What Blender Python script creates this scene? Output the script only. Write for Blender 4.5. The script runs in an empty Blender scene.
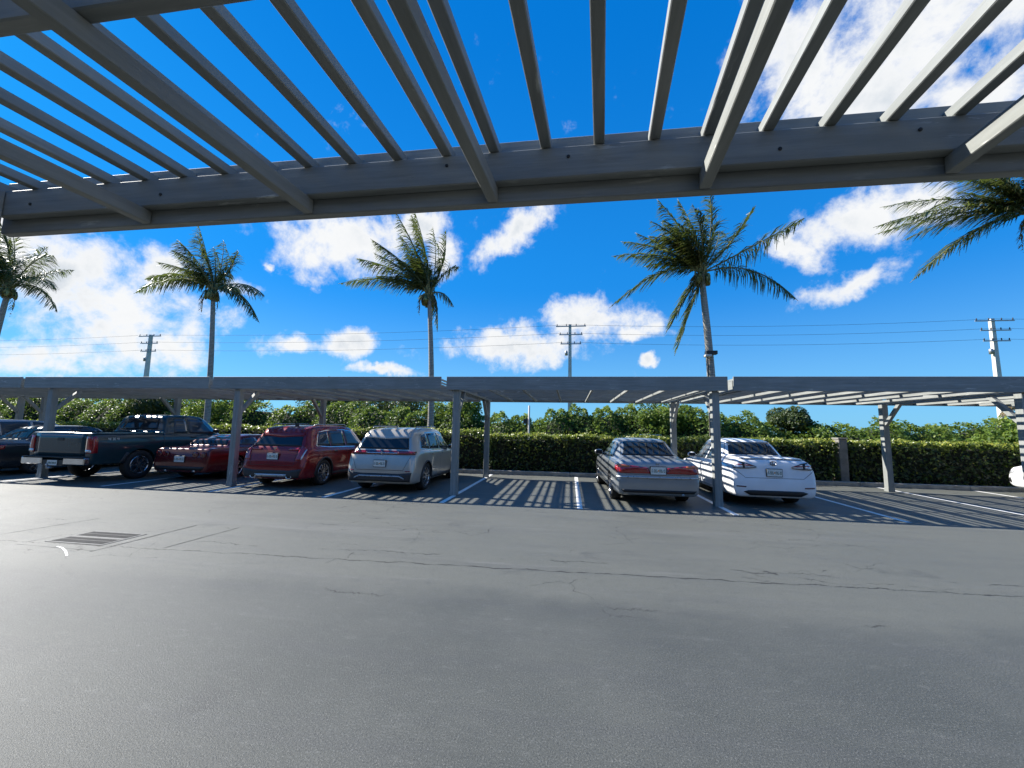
import bpy, bmesh, math, random
import numpy as np
from mathutils import Vector, Matrix
from mathutils.bvhtree import BVHTree

rnd = random.Random(7)
nrs = np.random.RandomState(11)
K = 1.1034
scene = bpy.context.scene
COL = scene.collection
R = math.radians

# ------------------------------------------------------------------ materials
class NT:
    """small helper around a node tree"""
    def __init__(s, tree):
        s.t = tree; s.n = tree.nodes; s.l = tree.links
    def new(s, typ, **kw):
        n = s.n.new(typ)
        for k, v in kw.items(): setattr(n, k, v)
        return n
    def put(s, node, key, val):
        inp = node.inputs[key]
        if isinstance(val, bpy.types.NodeSocket): s.l.new(val, inp)
        else: inp.default_value = val
    def m(s, op, a, b=0.0, c=None, clamp=False):
        n = s.new('ShaderNodeMath', operation=op); n.use_clamp = clamp
        s.put(n, 0, a); s.put(n, 1, b)
        if c is not None: s.put(n, 2, c)
        return n.outputs[0]
    def noise(s, vec, scale, detail=4, rough=.55, dist=0.0, dim='3D'):
        n = s.new('ShaderNodeTexNoise'); n.noise_dimensions = dim
        if vec is not None: s.put(n, 'Vector', vec)
        n.inputs['Scale'].default_value = scale; n.inputs['Detail'].default_value = detail
        n.inputs['Roughness'].default_value = rough; n.inputs['Distortion'].default_value = dist
        return n.outputs['Fac']
    def ss(s, v, lo, hi, a=0.0, b=1.0):
        n = s.new('ShaderNodeMapRange', interpolation_type='SMOOTHSTEP')
        s.put(n, 'Value', v); s.put(n, 'From Min', lo); s.put(n, 'From Max', hi)
        s.put(n, 'To Min', a); s.put(n, 'To Max', b)
        return n.outputs[0]
    def mix(s, f, a, b, typ='MIX'):
        n = s.new('ShaderNodeMix', data_type='RGBA', blend_type=typ)
        s.put(n, 0, f)
        s.put(n, 6, a if isinstance(a, bpy.types.NodeSocket) else (*a, 1))
        s.put(n, 7, b if isinstance(b, bpy.types.NodeSocket) else (*b, 1))
        return n.outputs[2]
    def pos(s):
        return s.new('ShaderNodeNewGeometry').outputs['Position']
    def obj(s):
        return s.new('ShaderNodeTexCoord').outputs['Object']
    def scale(s, v, xyz, rot=None):
        n = s.new('ShaderNodeMapping'); s.put(n, 'Vector', v); n.inputs['Scale'].default_value = xyz
        if rot: n.inputs['Rotation'].default_value = rot
        return n.outputs[0]
    def sep(s, v):
        n = s.new('ShaderNodeSeparateXYZ'); s.put(n, 0, v); return n.outputs
    def bump(s, h, strength=.3, dist=.01):
        n = s.new('ShaderNodeBump'); s.put(n, 'Height', h)
        n.inputs['Strength'].default_value = strength; n.inputs['Distance'].default_value = dist
        return n.outputs[0]

def newmat(name):
    m = bpy.data.materials.new(name); m.use_nodes = True
    t = NT(m.node_tree); b = m.node_tree.nodes['Principled BSDF']
    return m, t, b

def simple(name, col, rough=.5, metal=0, var=.12, scale=6, coat=0, bump=0, spec=.5, dirt=None):
    m, t, b = newmat(name)
    o = t.obj()
    f = t.noise(o, scale, 5)
    lo = tuple(c * (1 - var) for c in col); hi = tuple(min(1, c * (1 + var)) for c in col)
    c = t.mix(t.ss(f, .3, .7), lo, hi)
    if dirt:
        z = t.noise(o, scale * .35, 6, .7)
        c = t.mix(t.ss(z, .55, .75, 0, .6), c, dirt)
    t.put(b, 'Base Color', c)
    b.inputs['Metallic'].default_value = metal
    t.put(b, 'Roughness', t.ss(f, .2, .8, max(0, rough - .06), min(1, rough + .06)))
    b.inputs['Coat Weight'].default_value = coat; b.inputs['Coat Roughness'].default_value = .04
    b.inputs['Specular IOR Level'].default_value = spec
    if bump: t.put(b, 'Normal', t.bump(t.noise(o, scale * 8, 4), bump, .01))
    return m

def wood_paint(name, col, along, lit=.15, wear=.35):
    """painted lumber: grain stretched along an axis, flaking spots"""
    m, t, b = newmat(name)
    o = t.pos()
    sc = [26, 26, 26]; sc[along] = 1.6
    g = t.noise(t.scale(o, sc), 1.0, 6, .65)
    big = t.noise(o, 1.7, 4, .6)
    c = t.mix(t.ss(g, .25, .75), tuple(x * .74 for x in col), tuple(min(1, x * 1.14) for x in col))
    c = t.mix(t.ss(big, .35, .7, 0, .6), c, tuple(x * y for x, y in zip(col, (.74, .76, .74))))
    sc2 = [34, 34, 34]; sc2[along] = 4
    fl = t.noise(t.scale(o, sc2), 1.0, 5, .7)
    patch = t.noise(o, 2.6, 3, .5)
    k = t.m('MULTIPLY', t.ss(fl, .60, .66), t.ss(patch, .52, .66))
    c = t.mix(t.m('MULTIPLY', k, wear), c, (.24, .21, .17))
    k2 = t.m('MULTIPLY', t.ss(fl, .42, .36), t.ss(patch, .48, .34))
    c = t.mix(t.m('MULTIPLY', k2, .55), c, (.66, .66, .62))
    t.put(b, 'Base Color', c)
    b.inputs['Roughness'].default_value = .62
    b.inputs['Specular IOR Level'].default_value = .35
    t.put(b, 'Normal', t.bump(t.m('ADD', g, t.m('MULTIPLY', k, .6)), .35, .006))
    return m

def leafmat(name, ramp, rough=.45, trans=.35, spec=.4):
    m, t, b = newmat(name)
    a = t.new('ShaderNodeAttribute', attribute_name='rnd').outputs['Fac']
    r = t.new('ShaderNodeValToRGB'); t.put(r, 0, a)
    e = r.color_ramp.elements
    while len(e) < len(ramp): e.new(.5)
    for i, (p, c) in enumerate(ramp):
        e[i].position = p; e[i].color = (*c, 1)
    big = t.noise(t.pos(), .8, 3)
    c = t.mix(t.ss(big, .35, .65, 0, .25), r.outputs[0], (.05, .085, .02))
    t.put(b, 'Base Color', c)
    b.inputs['Roughness'].default_value = rough
    b.inputs['Specular IOR Level'].default_value = spec
    tr = t.new('ShaderNodeBsdfTranslucent'); t.put(tr, 'Color', t.mix(.5, c, (.22, .30, .04), 'MIX'))
    mx = t.new('ShaderNodeMixShader'); mx.inputs[0].default_value = trans
    t.l.new(b.outputs[0], mx.inputs[1]); t.l.new(tr.outputs[0], mx.inputs[2])
    out = [n for n in t.n if n.type == 'OUTPUT_MATERIAL'][0]
    t.l.new(mx.outputs[0], out.inputs[0])
    return m

def carpaint(name, col, flake=0.0, rough=.28, metal=.0, dust=.05):
    m, t, b = newmat(name)
    o = t.obj()
    f = t.noise(o, 2.2, 5)
    c = t.mix(t.ss(f, .3, .7), tuple(x * .93 for x in col), tuple(min(1, x * 1.05) for x in col))
    z = t.sep(o)[2]
    d = t.m('MULTIPLY', t.ss(z, .75, .2), t.ss(t.noise(o, 9, 5, .7), .4, .7, .2, 1))
    c = t.mix(t.m('MULTIPLY', d, dust * 4), c, (.25, .23, .2))
    t.put(b, 'Base Color', c)
    b.inputs['Metallic'].default_value = metal
    b.inputs['Roughness'].default_value = rough
    b.inputs['Coat Weight'].default_value = .65
    b.inputs['Specular IOR Level'].default_value = .25
    b.inputs['Coat Roughness'].default_value = .03
    if flake:
        t.put(b, 'Normal', t.bump(t.noise(o, 900, 2), flake, .001))
    return m

def glassmat(name, col=(.012, .016, .02)):
    m, t, b = newmat(name)
    f = t.noise(t.obj(), 2.5, 3)
    t.put(b, 'Base Color', t.mix(f, col, tuple(x * 1.6 for x in col)))
    b.inputs['Roughness'].default_value = .03
    b.inputs['Specular IOR Level'].default_value = .4
    return m

PAINT = (.275, .285, .272)
M = {}
M['wood_x'] = wood_paint('painted_board_long', PAINT, 0)
M['wood_y'] = wood_paint('painted_board_cross', PAINT, 1)
M['wood_z'] = wood_paint('painted_post', PAINT, 2, wear=.2)
M['kerb'] = simple('kerb_concrete', (.33, .31, .27), .85, var=.2, scale=5, bump=.4, dirt=(.16, .14, .11))
M['soil'] = simple('mulch_soil', (.09, .06, .04), .95, var=.4, scale=14, bump=.9)
M['grass'] = simple('rough_grass', (.07, .10, .03), .9, var=.35, scale=3, bump=.6, dirt=(.12, .10, .05))
M['line'] = simple('line_paint', (.74, .73, .69), .7, var=.12, scale=7, bump=.2, dirt=(.25, .25, .25))
M['tyre'] = simple('tyre_rubber', (.015, .015, .015), .8, var=.2, scale=12, bump=.2)
M['rim'] = simple('alloy_rim', (.45, .46, .48), .25, .9, var=.08, scale=8)
M['rimdark'] = simple('dark_alloy', (.16, .16, .17), .3, .8, var=.1, scale=8)
M['black'] = simple('black_plastic', (.012, .012, .013), .5, var=.2, scale=10)
M['cladding'] = simple('grey_cladding', (.03, .03, .032), .6, var=.2, scale=10)
M['silverplastic'] = simple('silver_trim', (.42, .43, .44), .3, .6, var=.08, scale=10)
M['chrome'] = simple('chrome', (.62, .63, .65), .12, 1, var=.08, scale=5)
M['glass'] = glassmat('tinted_glass')
M['glassclear'] = glassmat('side_glass', (.03, .045, .06))
M['redlens'] = simple('red_lens', (.30, .008, .010), .12, 0, var=.25, scale=20, coat=1)
M['darklens'] = simple('dark_red_lens', (.10, .006, .01), .12, 0, var=.3, scale=20, coat=1)
M['clearlens'] = simple('clear_lens', (.55, .56, .58), .1, .3, var=.2, scale=40, coat=1)
M['plate'] = simple('plate_face', (.68, .70, .66), .4, 0, var=.05, scale=20)
M['platetext'] = simple('plate_characters', (.03, .09, .06), .5, 0, var=.1, scale=20)
M['plateorange'] = simple('plate_orange_mark', (.70, .25, .04), .5, 0, var=.1, scale=20)
M['interior'] = simple('seat_fabric', (.05, .05, .055), .8, var=.2, scale=12)
M['steel'] = simple('galvanised_steel', (.32, .33, .34), .45, .7, var=.15, scale=9)
M['concrete'] = simple('pole_concrete', (.52, .50, .46), .8, var=.1, scale=2, bump=.2)
M['wire'] = simple('wire_black', (.03, .03, .035), .6, var=.1)
M['grate'] = simple('cast_iron_grate', (.03, .032, .034), .7, .3, var=.3, scale=14, bump=.4)
M['void'] = simple('drain_bottom', (.02, .02, .02), .9)
M['stucco'] = simple('stucco_pillar', (.20, .19, .17), .9, var=.25, scale=4, bump=.4, dirt=(.1, .1, .08))
M['cabinet'] = simple('utility_cabinet_paint', (.52, .52, .46), .55, var=.1, scale=5, dirt=(.3, .28, .22))
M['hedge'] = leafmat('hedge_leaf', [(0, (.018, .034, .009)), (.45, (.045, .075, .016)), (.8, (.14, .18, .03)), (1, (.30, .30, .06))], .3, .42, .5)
M['hedgetop'] = leafmat('hedge_sunlit_tint', [(0, (.10, .15, .02)), (.5, (.26, .31, .04)), (1, (.48, .46, .09))], .35, .45, .5)  # lime tint: sunlit hedge top and leaf glints put into the colour
M['hedgecore'] = simple('hedge_inner_twigs', (.012, .016, .007), .95, var=.5, scale=9)
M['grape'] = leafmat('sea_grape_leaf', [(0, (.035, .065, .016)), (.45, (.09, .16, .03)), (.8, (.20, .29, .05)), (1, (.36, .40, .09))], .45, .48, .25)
M['dark_leaf'] = leafmat('dark_tree_leaf', [(0, (.018, .035, .010)), (.6, (.035, .06, .018)), (1, (.07, .10, .03))], .5, .25)
M['palmleaf'] = leafmat('palm_leaflet', [(0, (.030, .042, .016)), (.5, (.06, .074, .024)), (.8, (.15, .15, .055)), (1, (.34, .29, .14))], .36, .30, .5)
M['rachis'] = simple('palm_rachis', (.20, .19, .08), .6, var=.3, scale=4)
M['coconut'] = simple('coconut_husk', (.20, .20, .07), .5, var=.4, scale=3)
M['deadleaf'] = leafmat('dead_palm_leaf', [(0, (.10, .07, .04)), (1, (.28, .19, .11))], .8, .2)

def trunkmat():
    m, t, b = newmat('palm_trunk_bark')
    o = t.obj(); z = t.sep(o)[2]
    w = t.new('ShaderNodeTexWave', wave_type='BANDS', bands_direction='Z')
    t.put(w, 'Vector', o); w.inputs['Scale'].default_value = 4.2; w.inputs['Distortion'].default_value = 3.5; w.inputs['Detail'].default_value = 3
    n = t.noise(o, 7, 5)
    c = t.mix(t.ss(w.outputs['Fac'], .1, .6), (.19, .17, .145), (.36, .34, .30))
    c = t.mix(t.ss(n, .45, .75, 0, .6), c, (.15, .13, .11))
    t.put(b, 'Base Color', c); b.inputs['Roughness'].default_value = .9
    t.put(b, 'Normal', t.bump(w.outputs['Fac'], .35, .015))
    return m
M['trunk'] = trunkmat()

def asphalt():
    m, t, b = newmat('asphalt')
    p = t.pos(); x, y, z = t.sep(p)[:3]
    base = t.noise(p, .55, 6, .6)
    fine = t.noise(p, 95, 3, .75)
    finer = t.noise(p, 190, 2, .6)
    streak = t.noise(t.scale(p, (.35, 3.2, 1)), 1.0, 6, .65)
    c = t.mix(t.ss(base, .3, .7), (.060, .065, .060), (.083, .088, .081))
    # older, paler strip of surfacing along the far half of the lane
    edge = t.m('ADD', y, t.m('MULTIPLY', t.noise(p, 1.1, 5), .9))
    edge = t.m('SUBTRACT', edge, t.m('MULTIPLY', x, .02))
    far = t.ss(edge, 4.2, 4.8)
    c = t.mix(t.m('MULTIPLY', far, .75), c, (.115, .119, .102))
    c = t.mix(t.ss(streak, .45, .75, 0, .35), c, (.06, .063, .067))
    st2 = t.noise(t.scale(p, (.12, 1.1, 1)), 1.0, 5, .6)
    c = t.mix(t.ss(st2, .55, .75, 0, .30), c, (.17, .17, .165))
    stain = t.ss(t.noise(t.scale(p, (.5, .9, 1)), 1.6, 5, .6, .6), .60, .72)
    c = t.mix(t.m('MULTIPLY', stain, .5), c, (.040, .043, .044))
    pale = t.m('MULTIPLY', t.ss(t.noise(t.scale(p, (.25, 2.4, 1)), 1.3, 6, .7, .4), .56, .76), t.ss(y, 3.6, 5.0))
    c = t.mix(t.m('MULTIPLY', pale, .4), c, (.19, .195, .185))
    mott = t.noise(t.scale(p, (1, 2.2, 1)), 7.0, 6, .75)
    c = t.mix(t.ss(mott, .52, .74, 0, .45), c, (.045, .049, .049))
    c = t.mix(t.ss(mott, .46, .28, 0, .40), c, (.155, .16, .152))
    # exposed stones
    sp = t.ss(fine, .54, .68)
    c = t.mix(t.m('MULTIPLY', sp, .55), c, (.21, .215, .205))
    sp = t.ss(finer, .60, .72)
    c = t.mix(t.m('MULTIPLY', sp, .4), c, (.26, .26, .25))
    dk = t.ss(fine, .47, .34)
    c = t.mix(t.m('MULTIPLY', dk, .75), c, (.028, .032, .033))
    # oil spots in the parking bays
    oil = t.m('MULTIPLY', t.ss(t.noise(p, .9, 4), .62, .72), t.ss(y, 9, 10.2))
    c = t.mix(t.m('MULTIPLY', oil, .5), c, (.03, .03, .03))
    # long jagged cracks running along the lane
    crk = None
    jag = t.noise(t.scale(p, (1, .2, 1)), 2.2, 8, .75)
    jag2 = t.noise(t.scale(p, (1, .2, 1)), 1.3, 8, .8)
    def addc(k):
        nonlocal crk
        crk = k if crk is None else t.m('MAXIMUM', crk, k)
    for (y0, sl, amp, wd, j, gs, th) in ((4.86, .035, .26, .013, jag, .9, .33), (5.22, .03, .55, .010, jag2, 1.2, .50),
                                       (6.1, .05, .5, .010, jag, .8, .54), (3.95, .03, .6, .008, jag2, .7, .55)):
        ly = t.m('ADD', t.m('MULTIPLY', t.m('SUBTRACT', j, .5), amp), t.m('ADD', t.m('MULTIPLY', x, sl), y0))
        d = t.m('ABSOLUTE', t.m('SUBTRACT', y, ly))
        w = t.m('MULTIPLY', t.ss(t.noise(p, 6, 3), .35, .65, .25, 1.2), wd)
        line = t.m('LESS_THAN', d, w)
        gate = t.ss(t.noise(p, gs, 3), th, th + .06)
        addc(t.m('MULTIPLY', line, gate))
    # branching alligator cracks in patches
    wv = t.new('ShaderNodeVectorMath', operation='ADD')
    nz = t.new('ShaderNodeTexNoise'); t.put(nz, 'Vector', p); nz.inputs['Scale'].default_value = 2.5; nz.inputs['Detail'].default_value = 6
    sc = t.new('ShaderNodeVectorMath', operation='SCALE'); t.l.new(nz.outputs['Color'], sc.inputs[0]); sc.inputs['Scale'].default_value = .5
    t.l.new(p, wv.inputs[0]); t.l.new(sc.outputs[0], wv.inputs[1])
    vo = t.new('ShaderNodeTexVoronoi', feature='DISTANCE_TO_EDGE'); t.put(vo, 'Vector', t.scale(wv.outputs[0], (.8, 1.5, 1))); vo.inputs['Scale'].default_value = .85
    al = t.m('LESS_THAN', vo.outputs['Distance'], t.m('MULTIPLY', t.ss(t.noise(p, 5, 3), .4, .65, .0, .006), 1.0))
    gate = t.m('MULTIPLY', t.ss(t.noise(p, .42, 2), .50, .57), t.ss(y, 3.2, 4.6, .0, 1))
    addc(t.m('MULTIPLY', al, gate))
    c = t.mix(t.m('MULTIPLY', crk, .85), c, (.015, .014, .013))
    t.put(b, 'Base Color', c)
    t.put(b, 'Roughness', t.ss(base, .3, .7, .58, .68))
    b.inputs['Specular IOR Level'].default_value = .36
    h = t.m('ADD', t.m('MULTIPLY', fine, .8), t.m('MULTIPLY', finer, .35))
    h = t.m('SUBTRACT', h, t.m('MULTIPLY', crk, 1.5))
    h = t.m('ADD', h, t.m('MULTIPLY', base, .8))
    t.put(b, 'Normal', t.bump(h, .8, .0045))
    return m
M['asphalt'] = asphalt()

# ------------------------------------------------------------------ geometry helpers
class MB:
    def __init__(s): s.v = []; s.f = []; s.mi = []; s.cur = 0
    def add(s, vs, fs):
        o = len(s.v); s.v += [tuple(v) for v in vs]; s.f += [tuple(i + o for i in f) for f in fs]; s.mi += [s.cur] * len(fs)
    def box(s, x0, x1, y0, y1, z0, z1, bev=0.0):
        if bev <= 0:
            s.add([(x0, y0, z0), (x1, y0, z0), (x1, y1, z0), (x0, y1, z0), (x0, y0, z1), (x1, y0, z1), (x1, y1, z1), (x0, y1, z1)],
                  [(0, 3, 2, 1), (4, 5, 6, 7), (0, 1, 5, 4), (1, 2, 6, 5), (2, 3, 7, 6), (3, 0, 4, 7)])
            return
        bm = bmesh.new()
        bmesh.ops.create_cube(bm, size=1)
        for v in bm.verts:
            v.co = Vector((x0 + (v.co.x + .5) * (x1 - x0), y0 + (v.co.y + .5) * (y1 - y0), z0 + (v.co.z + .5) * (z1 - z0)))
        bmesh.ops.bevel(bm, geom=bm.edges[:], offset=bev, segments=1, affect='EDGES')
        s.addbm(bm)
    def addbm(s, bm):
        bm.verts.index_update()
        s.add([v.co[:] for v in bm.verts], [[v.index for v in f.verts] for f in bm.faces]); bm.free()
    def bar(s, a, b, w, h, up=(0, 0, 1)):
        a = Vector(a); b = Vector(b); d = (b - a).normalized(); u = Vector(up); sx = d.cross(u).normalized(); u = sx.cross(d)
        vs = []
        for p in (a, b):
            for i, j in ((-1, -1), (1, -1), (1, 1), (-1, 1)): vs.append(p + sx * (i * w / 2) + u * (j * h / 2))
        s.add(vs, [(3, 2, 1, 0), (4, 5, 6, 7), (0, 1, 5, 4), (1, 2, 6, 5), (2, 3, 7, 6), (3, 0, 4, 7)])
    def tube(s, pts, rads, n=8, cap=True):
        pts = [Vector(p) for p in pts]
        if not hasattr(rads, '__len__'): rads = [rads] * len(pts)
        vs = []; fs = []
        ref = None
        for i, p in enumerate(pts):
            d = (pts[min(i + 1, len(pts) - 1)] - pts[max(i - 1, 0)]).normalized()
            if ref is None:
                ref = Vector((1, 0, 0)) if abs(d.x) < .8 else Vector((0, 1, 0))
            a = (ref - d * ref.dot(d)).normalized(); ref = a; bb = d.cross(a)
            for k in range(n):
                t = 2 * math.pi * k / n
                vs.append(p + (a * math.cos(t) + bb * math.sin(t)) * rads[i])
        for i in range(len(pts) - 1):
            for k in range(n):
                fs.append((i * n + k, i * n + (k + 1) % n, (i + 1) * n + (k + 1) % n, (i + 1) * n + k))
        if cap:
            fs.append(tuple(range(n - 1, -1, -1))); fs.append(tuple((len(pts) - 1) * n + k for k in range(n)))
        s.add(vs, fs)
    def lathe(s, prof, axis_o, axis, n=24, closed=False):
        """prof = [(along, radius)]"""
        o = Vector(axis_o); a = Vector(axis).normalized()
        r = Vector((0, 0, 1)) if abs(a.z) < .9 else Vector((1, 0, 0)); u = (r - a * r.dot(a)).normalized(); w = a.cross(u)
        vs = []; fs = []
        for (h, rad) in prof:
            for k in range(n):
                t = 2 * math.pi * k / n
                vs.append(o + a * h + (u * math.cos(t) + w * math.sin(t)) * rad)
        L = len(prof)
        for i in range(L - 1 + (1 if closed else 0)):
            j = (i + 1) % L
            for k in range(n): fs.append((i * n + k, i * n + (k + 1) % n, j * n + (k + 1) % n, j * n + k))
        if not closed:
            fs.append(tuple(range(n - 1, -1, -1))); fs.append(tuple((L - 1) * n + k for k in range(n)))
        s.add(vs, fs)
    def build(s, name, mats, parent=None, smooth=False, recalc=True):
        me = bpy.data.meshes.new(name)
        me.from_pydata(s.v, [], s.f)
        if not isinstance(mats, (list, tuple)): mats = [mats]
        for m in mats: me.materials.append(m)
        if len(mats) > 1: me.polygons.foreach_set('material_index', s.mi)
        if recalc:
            bm = bmesh.new(); bm.from_mesh(me); bmesh.ops.recalc_face_normals(bm, faces=bm.faces[:]); bm.to_mesh(me); bm.free()
        if smooth: me.polygons.foreach_set('use_smooth', [True] * len(me.polygons))
        o = bpy.data.objects.new(name, me); COL.objects.link(o)
        if parent: o.parent = parent
        return o

def tag(o, label=None, cat=None, group=None, kind=None):
    if label: o['label'] = label
    if cat: o['category'] = cat
    if group: o['group'] = group
    if kind: o['kind'] = kind
    return o
def empty(name, loc, label, cat, group=None, rz=0):
    o = bpy.data.objects.new(name, None); COL.objects.link(o); o.location = loc; o.rotation_euler = (0, 0, rz)
    o.empty_display_size = .2
    return tag(o, label, cat, group)
def dup(ch, parent, loc=None):
    c = ch.copy(); COL.objects.link(c); c.parent = parent
    if loc is not None: c.location = loc
    return c
def npmesh(name, V, F, mat, rndv=None, parent=None, smooth=False):
    """fast mesh of quads from numpy arrays"""
    me = bpy.data.meshes.new(name)
    me.vertices.add(len(V)); me.vertices.foreach_set('co', V.astype(np.float32).ravel())
    n = len(F); k = F.shape[1]
    me.loops.add(n * k); me.loops.foreach_set('vertex_index', F.astype(np.int32).ravel())
    me.polygons.add(n); me.polygons.foreach_set('loop_start', np.arange(0, n * k, k, dtype=np.int32))
    me.update(calc_edges=True)
    if rndv is not None:
        a = me.attributes.new('rnd', 'FLOAT', 'FACE'); a.data.foreach_set('value', rndv.astype(np.float32))
    me.materials.append(mat)
    if smooth: me.polygons.foreach_set('use_smooth', [True] * n)
    o = bpy.data.objects.new(name, me); COL.objects.link(o)
    if parent: o.parent = parent
    return o
def unit(a): return a / np.maximum(1e-9, np.linalg.norm(a, axis=1, keepdims=True))
def leaves(name, P, Nrm, size, mat, aspect=1.5, jitter=.8, parent=None, rndv=None, droop=.15):
    """each leaf: a folded four-sided blade made of two quads"""
    n = len(P)
    nn = unit(Nrm + nrs.normal(0, jitter, (n, 3)))
    t = unit(np.cross(nn, nrs.normal(0, 1, (n, 3)))); b = np.cross(nn, t)
    s = (size * nrs.uniform(.65, 1.3, n))[:, None]
    l = s * aspect
    v0 = P - t * l * .5; v1 = P + b * s * .5 + nn * s * droop; v2 = P + t * l * .5 - nn * s * droop; v3 = P - b * s * .5 + nn * s * droop
    V = np.stack([v0, v1, v2, v3], 1).reshape(-1, 3)
    i = np.arange(n) * 4
    F = np.concatenate([np.stack([i, i + 1, i + 2], 1), np.stack([i, i + 2, i + 3], 1)])
    r = nrs.uniform(0, 1, n) if rndv is None else rndv
    return npmesh(name, V, F, mat, np.concatenate([r, r]), parent)

# ------------------------------------------------------------------ ground
ca = MB(); ca.add([(-320, -120, 0), (320, -120, 0), (320, 14.4, 0), (-320, 14.4, 0)], [(0, 1, 2, 3)])
tag(ca.build('asphalt', M['asphalt'], recalc=False), kind='structure')
g = MB(); g.add([(-900, -900, -.05), (900, -900, -.05), (900, -120, -.03), (-900, -120, -.03)], [(0, 1, 2, 3)]); g.add([(-900, 14.4, -.03), (900, 14.4, -.03), (900, 1500, -.03), (-900, 1500, -.03)], [(0, 1, 2, 3)])
tag(g.build('grass_ground', M['grass'], recalc=False), kind='structure')
s_ = MB(); s_.add([(-60, 14.54, .05), (60, 14.54, .05), (60, 17.2, .03), (-60, 17.2, .03)], [(0, 1, 2, 3)])
tag(s_.build('mulch_bed', M['soil'], recalc=False), kind='structure')
kb = MB()
x = -60.0
while x < 60:
    kb.box(x, x + 2.985, 14.4, 14.55, -.05, .13, .015); x += 3.0
tag(kb.build('kerb', M['kerb']), kind='structure')
for X, y0 in ((-20.4, 8.8), (-17.4, 8.8), (-14.62, 8.8), (-11.5, 8.75), (-8.4, 8.65), (-5.46, 8.6), (-2.72, 8.6), (.2, 8.62), (3.22, 8.7), (6.23, 8.75), (9.4, 8.9), (12.0, 9.0), (15.1, 9.0)):
    l = MB(); y1 = 14.3 if X != 3.22 else 14.3
    l.add([(X - .055, y0, .004), (X + .055, y0, .004), (X + .055, y1, .004), (X - .055, y1, .004)], [(0, 1, 2, 3)])
    tag(l.build('parking_line', M['line'], recalc=False), kind='structure')

# storm drain with two grates, saw-cut seams around its patch
dr = empty('storm_drain', (-6.46, 4.95, 0), 'storm drain with two dark slotted grates set in the asphalt', 'drain')
rim_ = MB(); X0, X1, Y0, Y1 = -.44, .45, -.29, .29
for a in ((X0, X1, Y0, Y0 + .04), (X0, X1, Y1 - .04, Y1), (X0, X0 + .04, Y0 + .041, Y1 - .041), (X1 - .04, X1, Y0 + .041, Y1 - .041), (X0 + .041, X1 - .041, -.035, .035)):
    rim_.box(a[0], a[1], a[2], a[3], .001, .006)
rim_.build('drain_frame', simple('weathered_drain_frame', (.15, .15, .14), .8, .2, var=.3, scale=12, bump=.4), dr)
pit = MB(); pit.box(X0 + .05, X1 - .05, Y0 + .05, Y1 - .05, .0015, .003); pit.build('drain_pit', M['void'], dr)
for k, (ya, yb) in enumerate(((Y0 + .045, -.038), (.038, Y1 - .045))):
    gr = MB()
    nb = 22
    for i in range(nb):
        xx = X0 + .045 + (X1 - X0 - .09) * (i + .5) / nb
        gr.box(xx - .009, xx + .009, ya, yb, .004, .0075)
    gr.box(X0 + .045, X1 - .045, (ya + yb) / 2 - .012, (ya + yb) / 2 + .012, .004, .0085)
    gr.build('grate', M['grate'], dr)
cut = MB()
def seam(a, b, w=.018):
    a = Vector((*a, .003)); b = Vector((*b, .003)); d = (b - a).normalized(); s = Vector((-d.y, d.x, 0)) * w / 2
    n = 14; L = []; Rr = []
    for i in range(n + 1):
        p = a.lerp(b, i / n) + s * rnd.uniform(-.5, .5); ww = rnd.uniform(.35, 1.1); L.append(p + s * ww); Rr.append(p - s * ww)
    cut.add(L + Rr, [(n + 1 + i, n + 2 + i, i + 1, i) for i in range(n)])
seam((-7.9, 4.78), (-7.72, 5.9)); seam((-5.85, 4.42), (-5.82, 5.85), .024); seam((-5.15, 4.72), (-5.08, 5.85), .016); seam((-7.1, 4.62), (-7.05, 4.95), .012)
seam((-7.1, 4.5), (-5.85, 4.46), .008)
tag(cut.build('saw_cut_seams', M['void'], recalc=False), kind='structure')
mk = MB(); pts = [(-6.49, 4.52), (-6.35, 4.48), (-6.17, 4.39), (-5.93, 4.24)]
for i in range(3):
    a = Vector((*pts[i], .0035)); b = Vector((*pts[i + 1], .0035)); d = (b - a).normalized(); s = Vector((-d.y, d.x, 0)) * .011
    mk.add([a + s, a - s, b - s, b + s], [(0, 1, 2, 3)])
tag(mk.build('paint_mark', M['line'], recalc=False), kind='structure')

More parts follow.
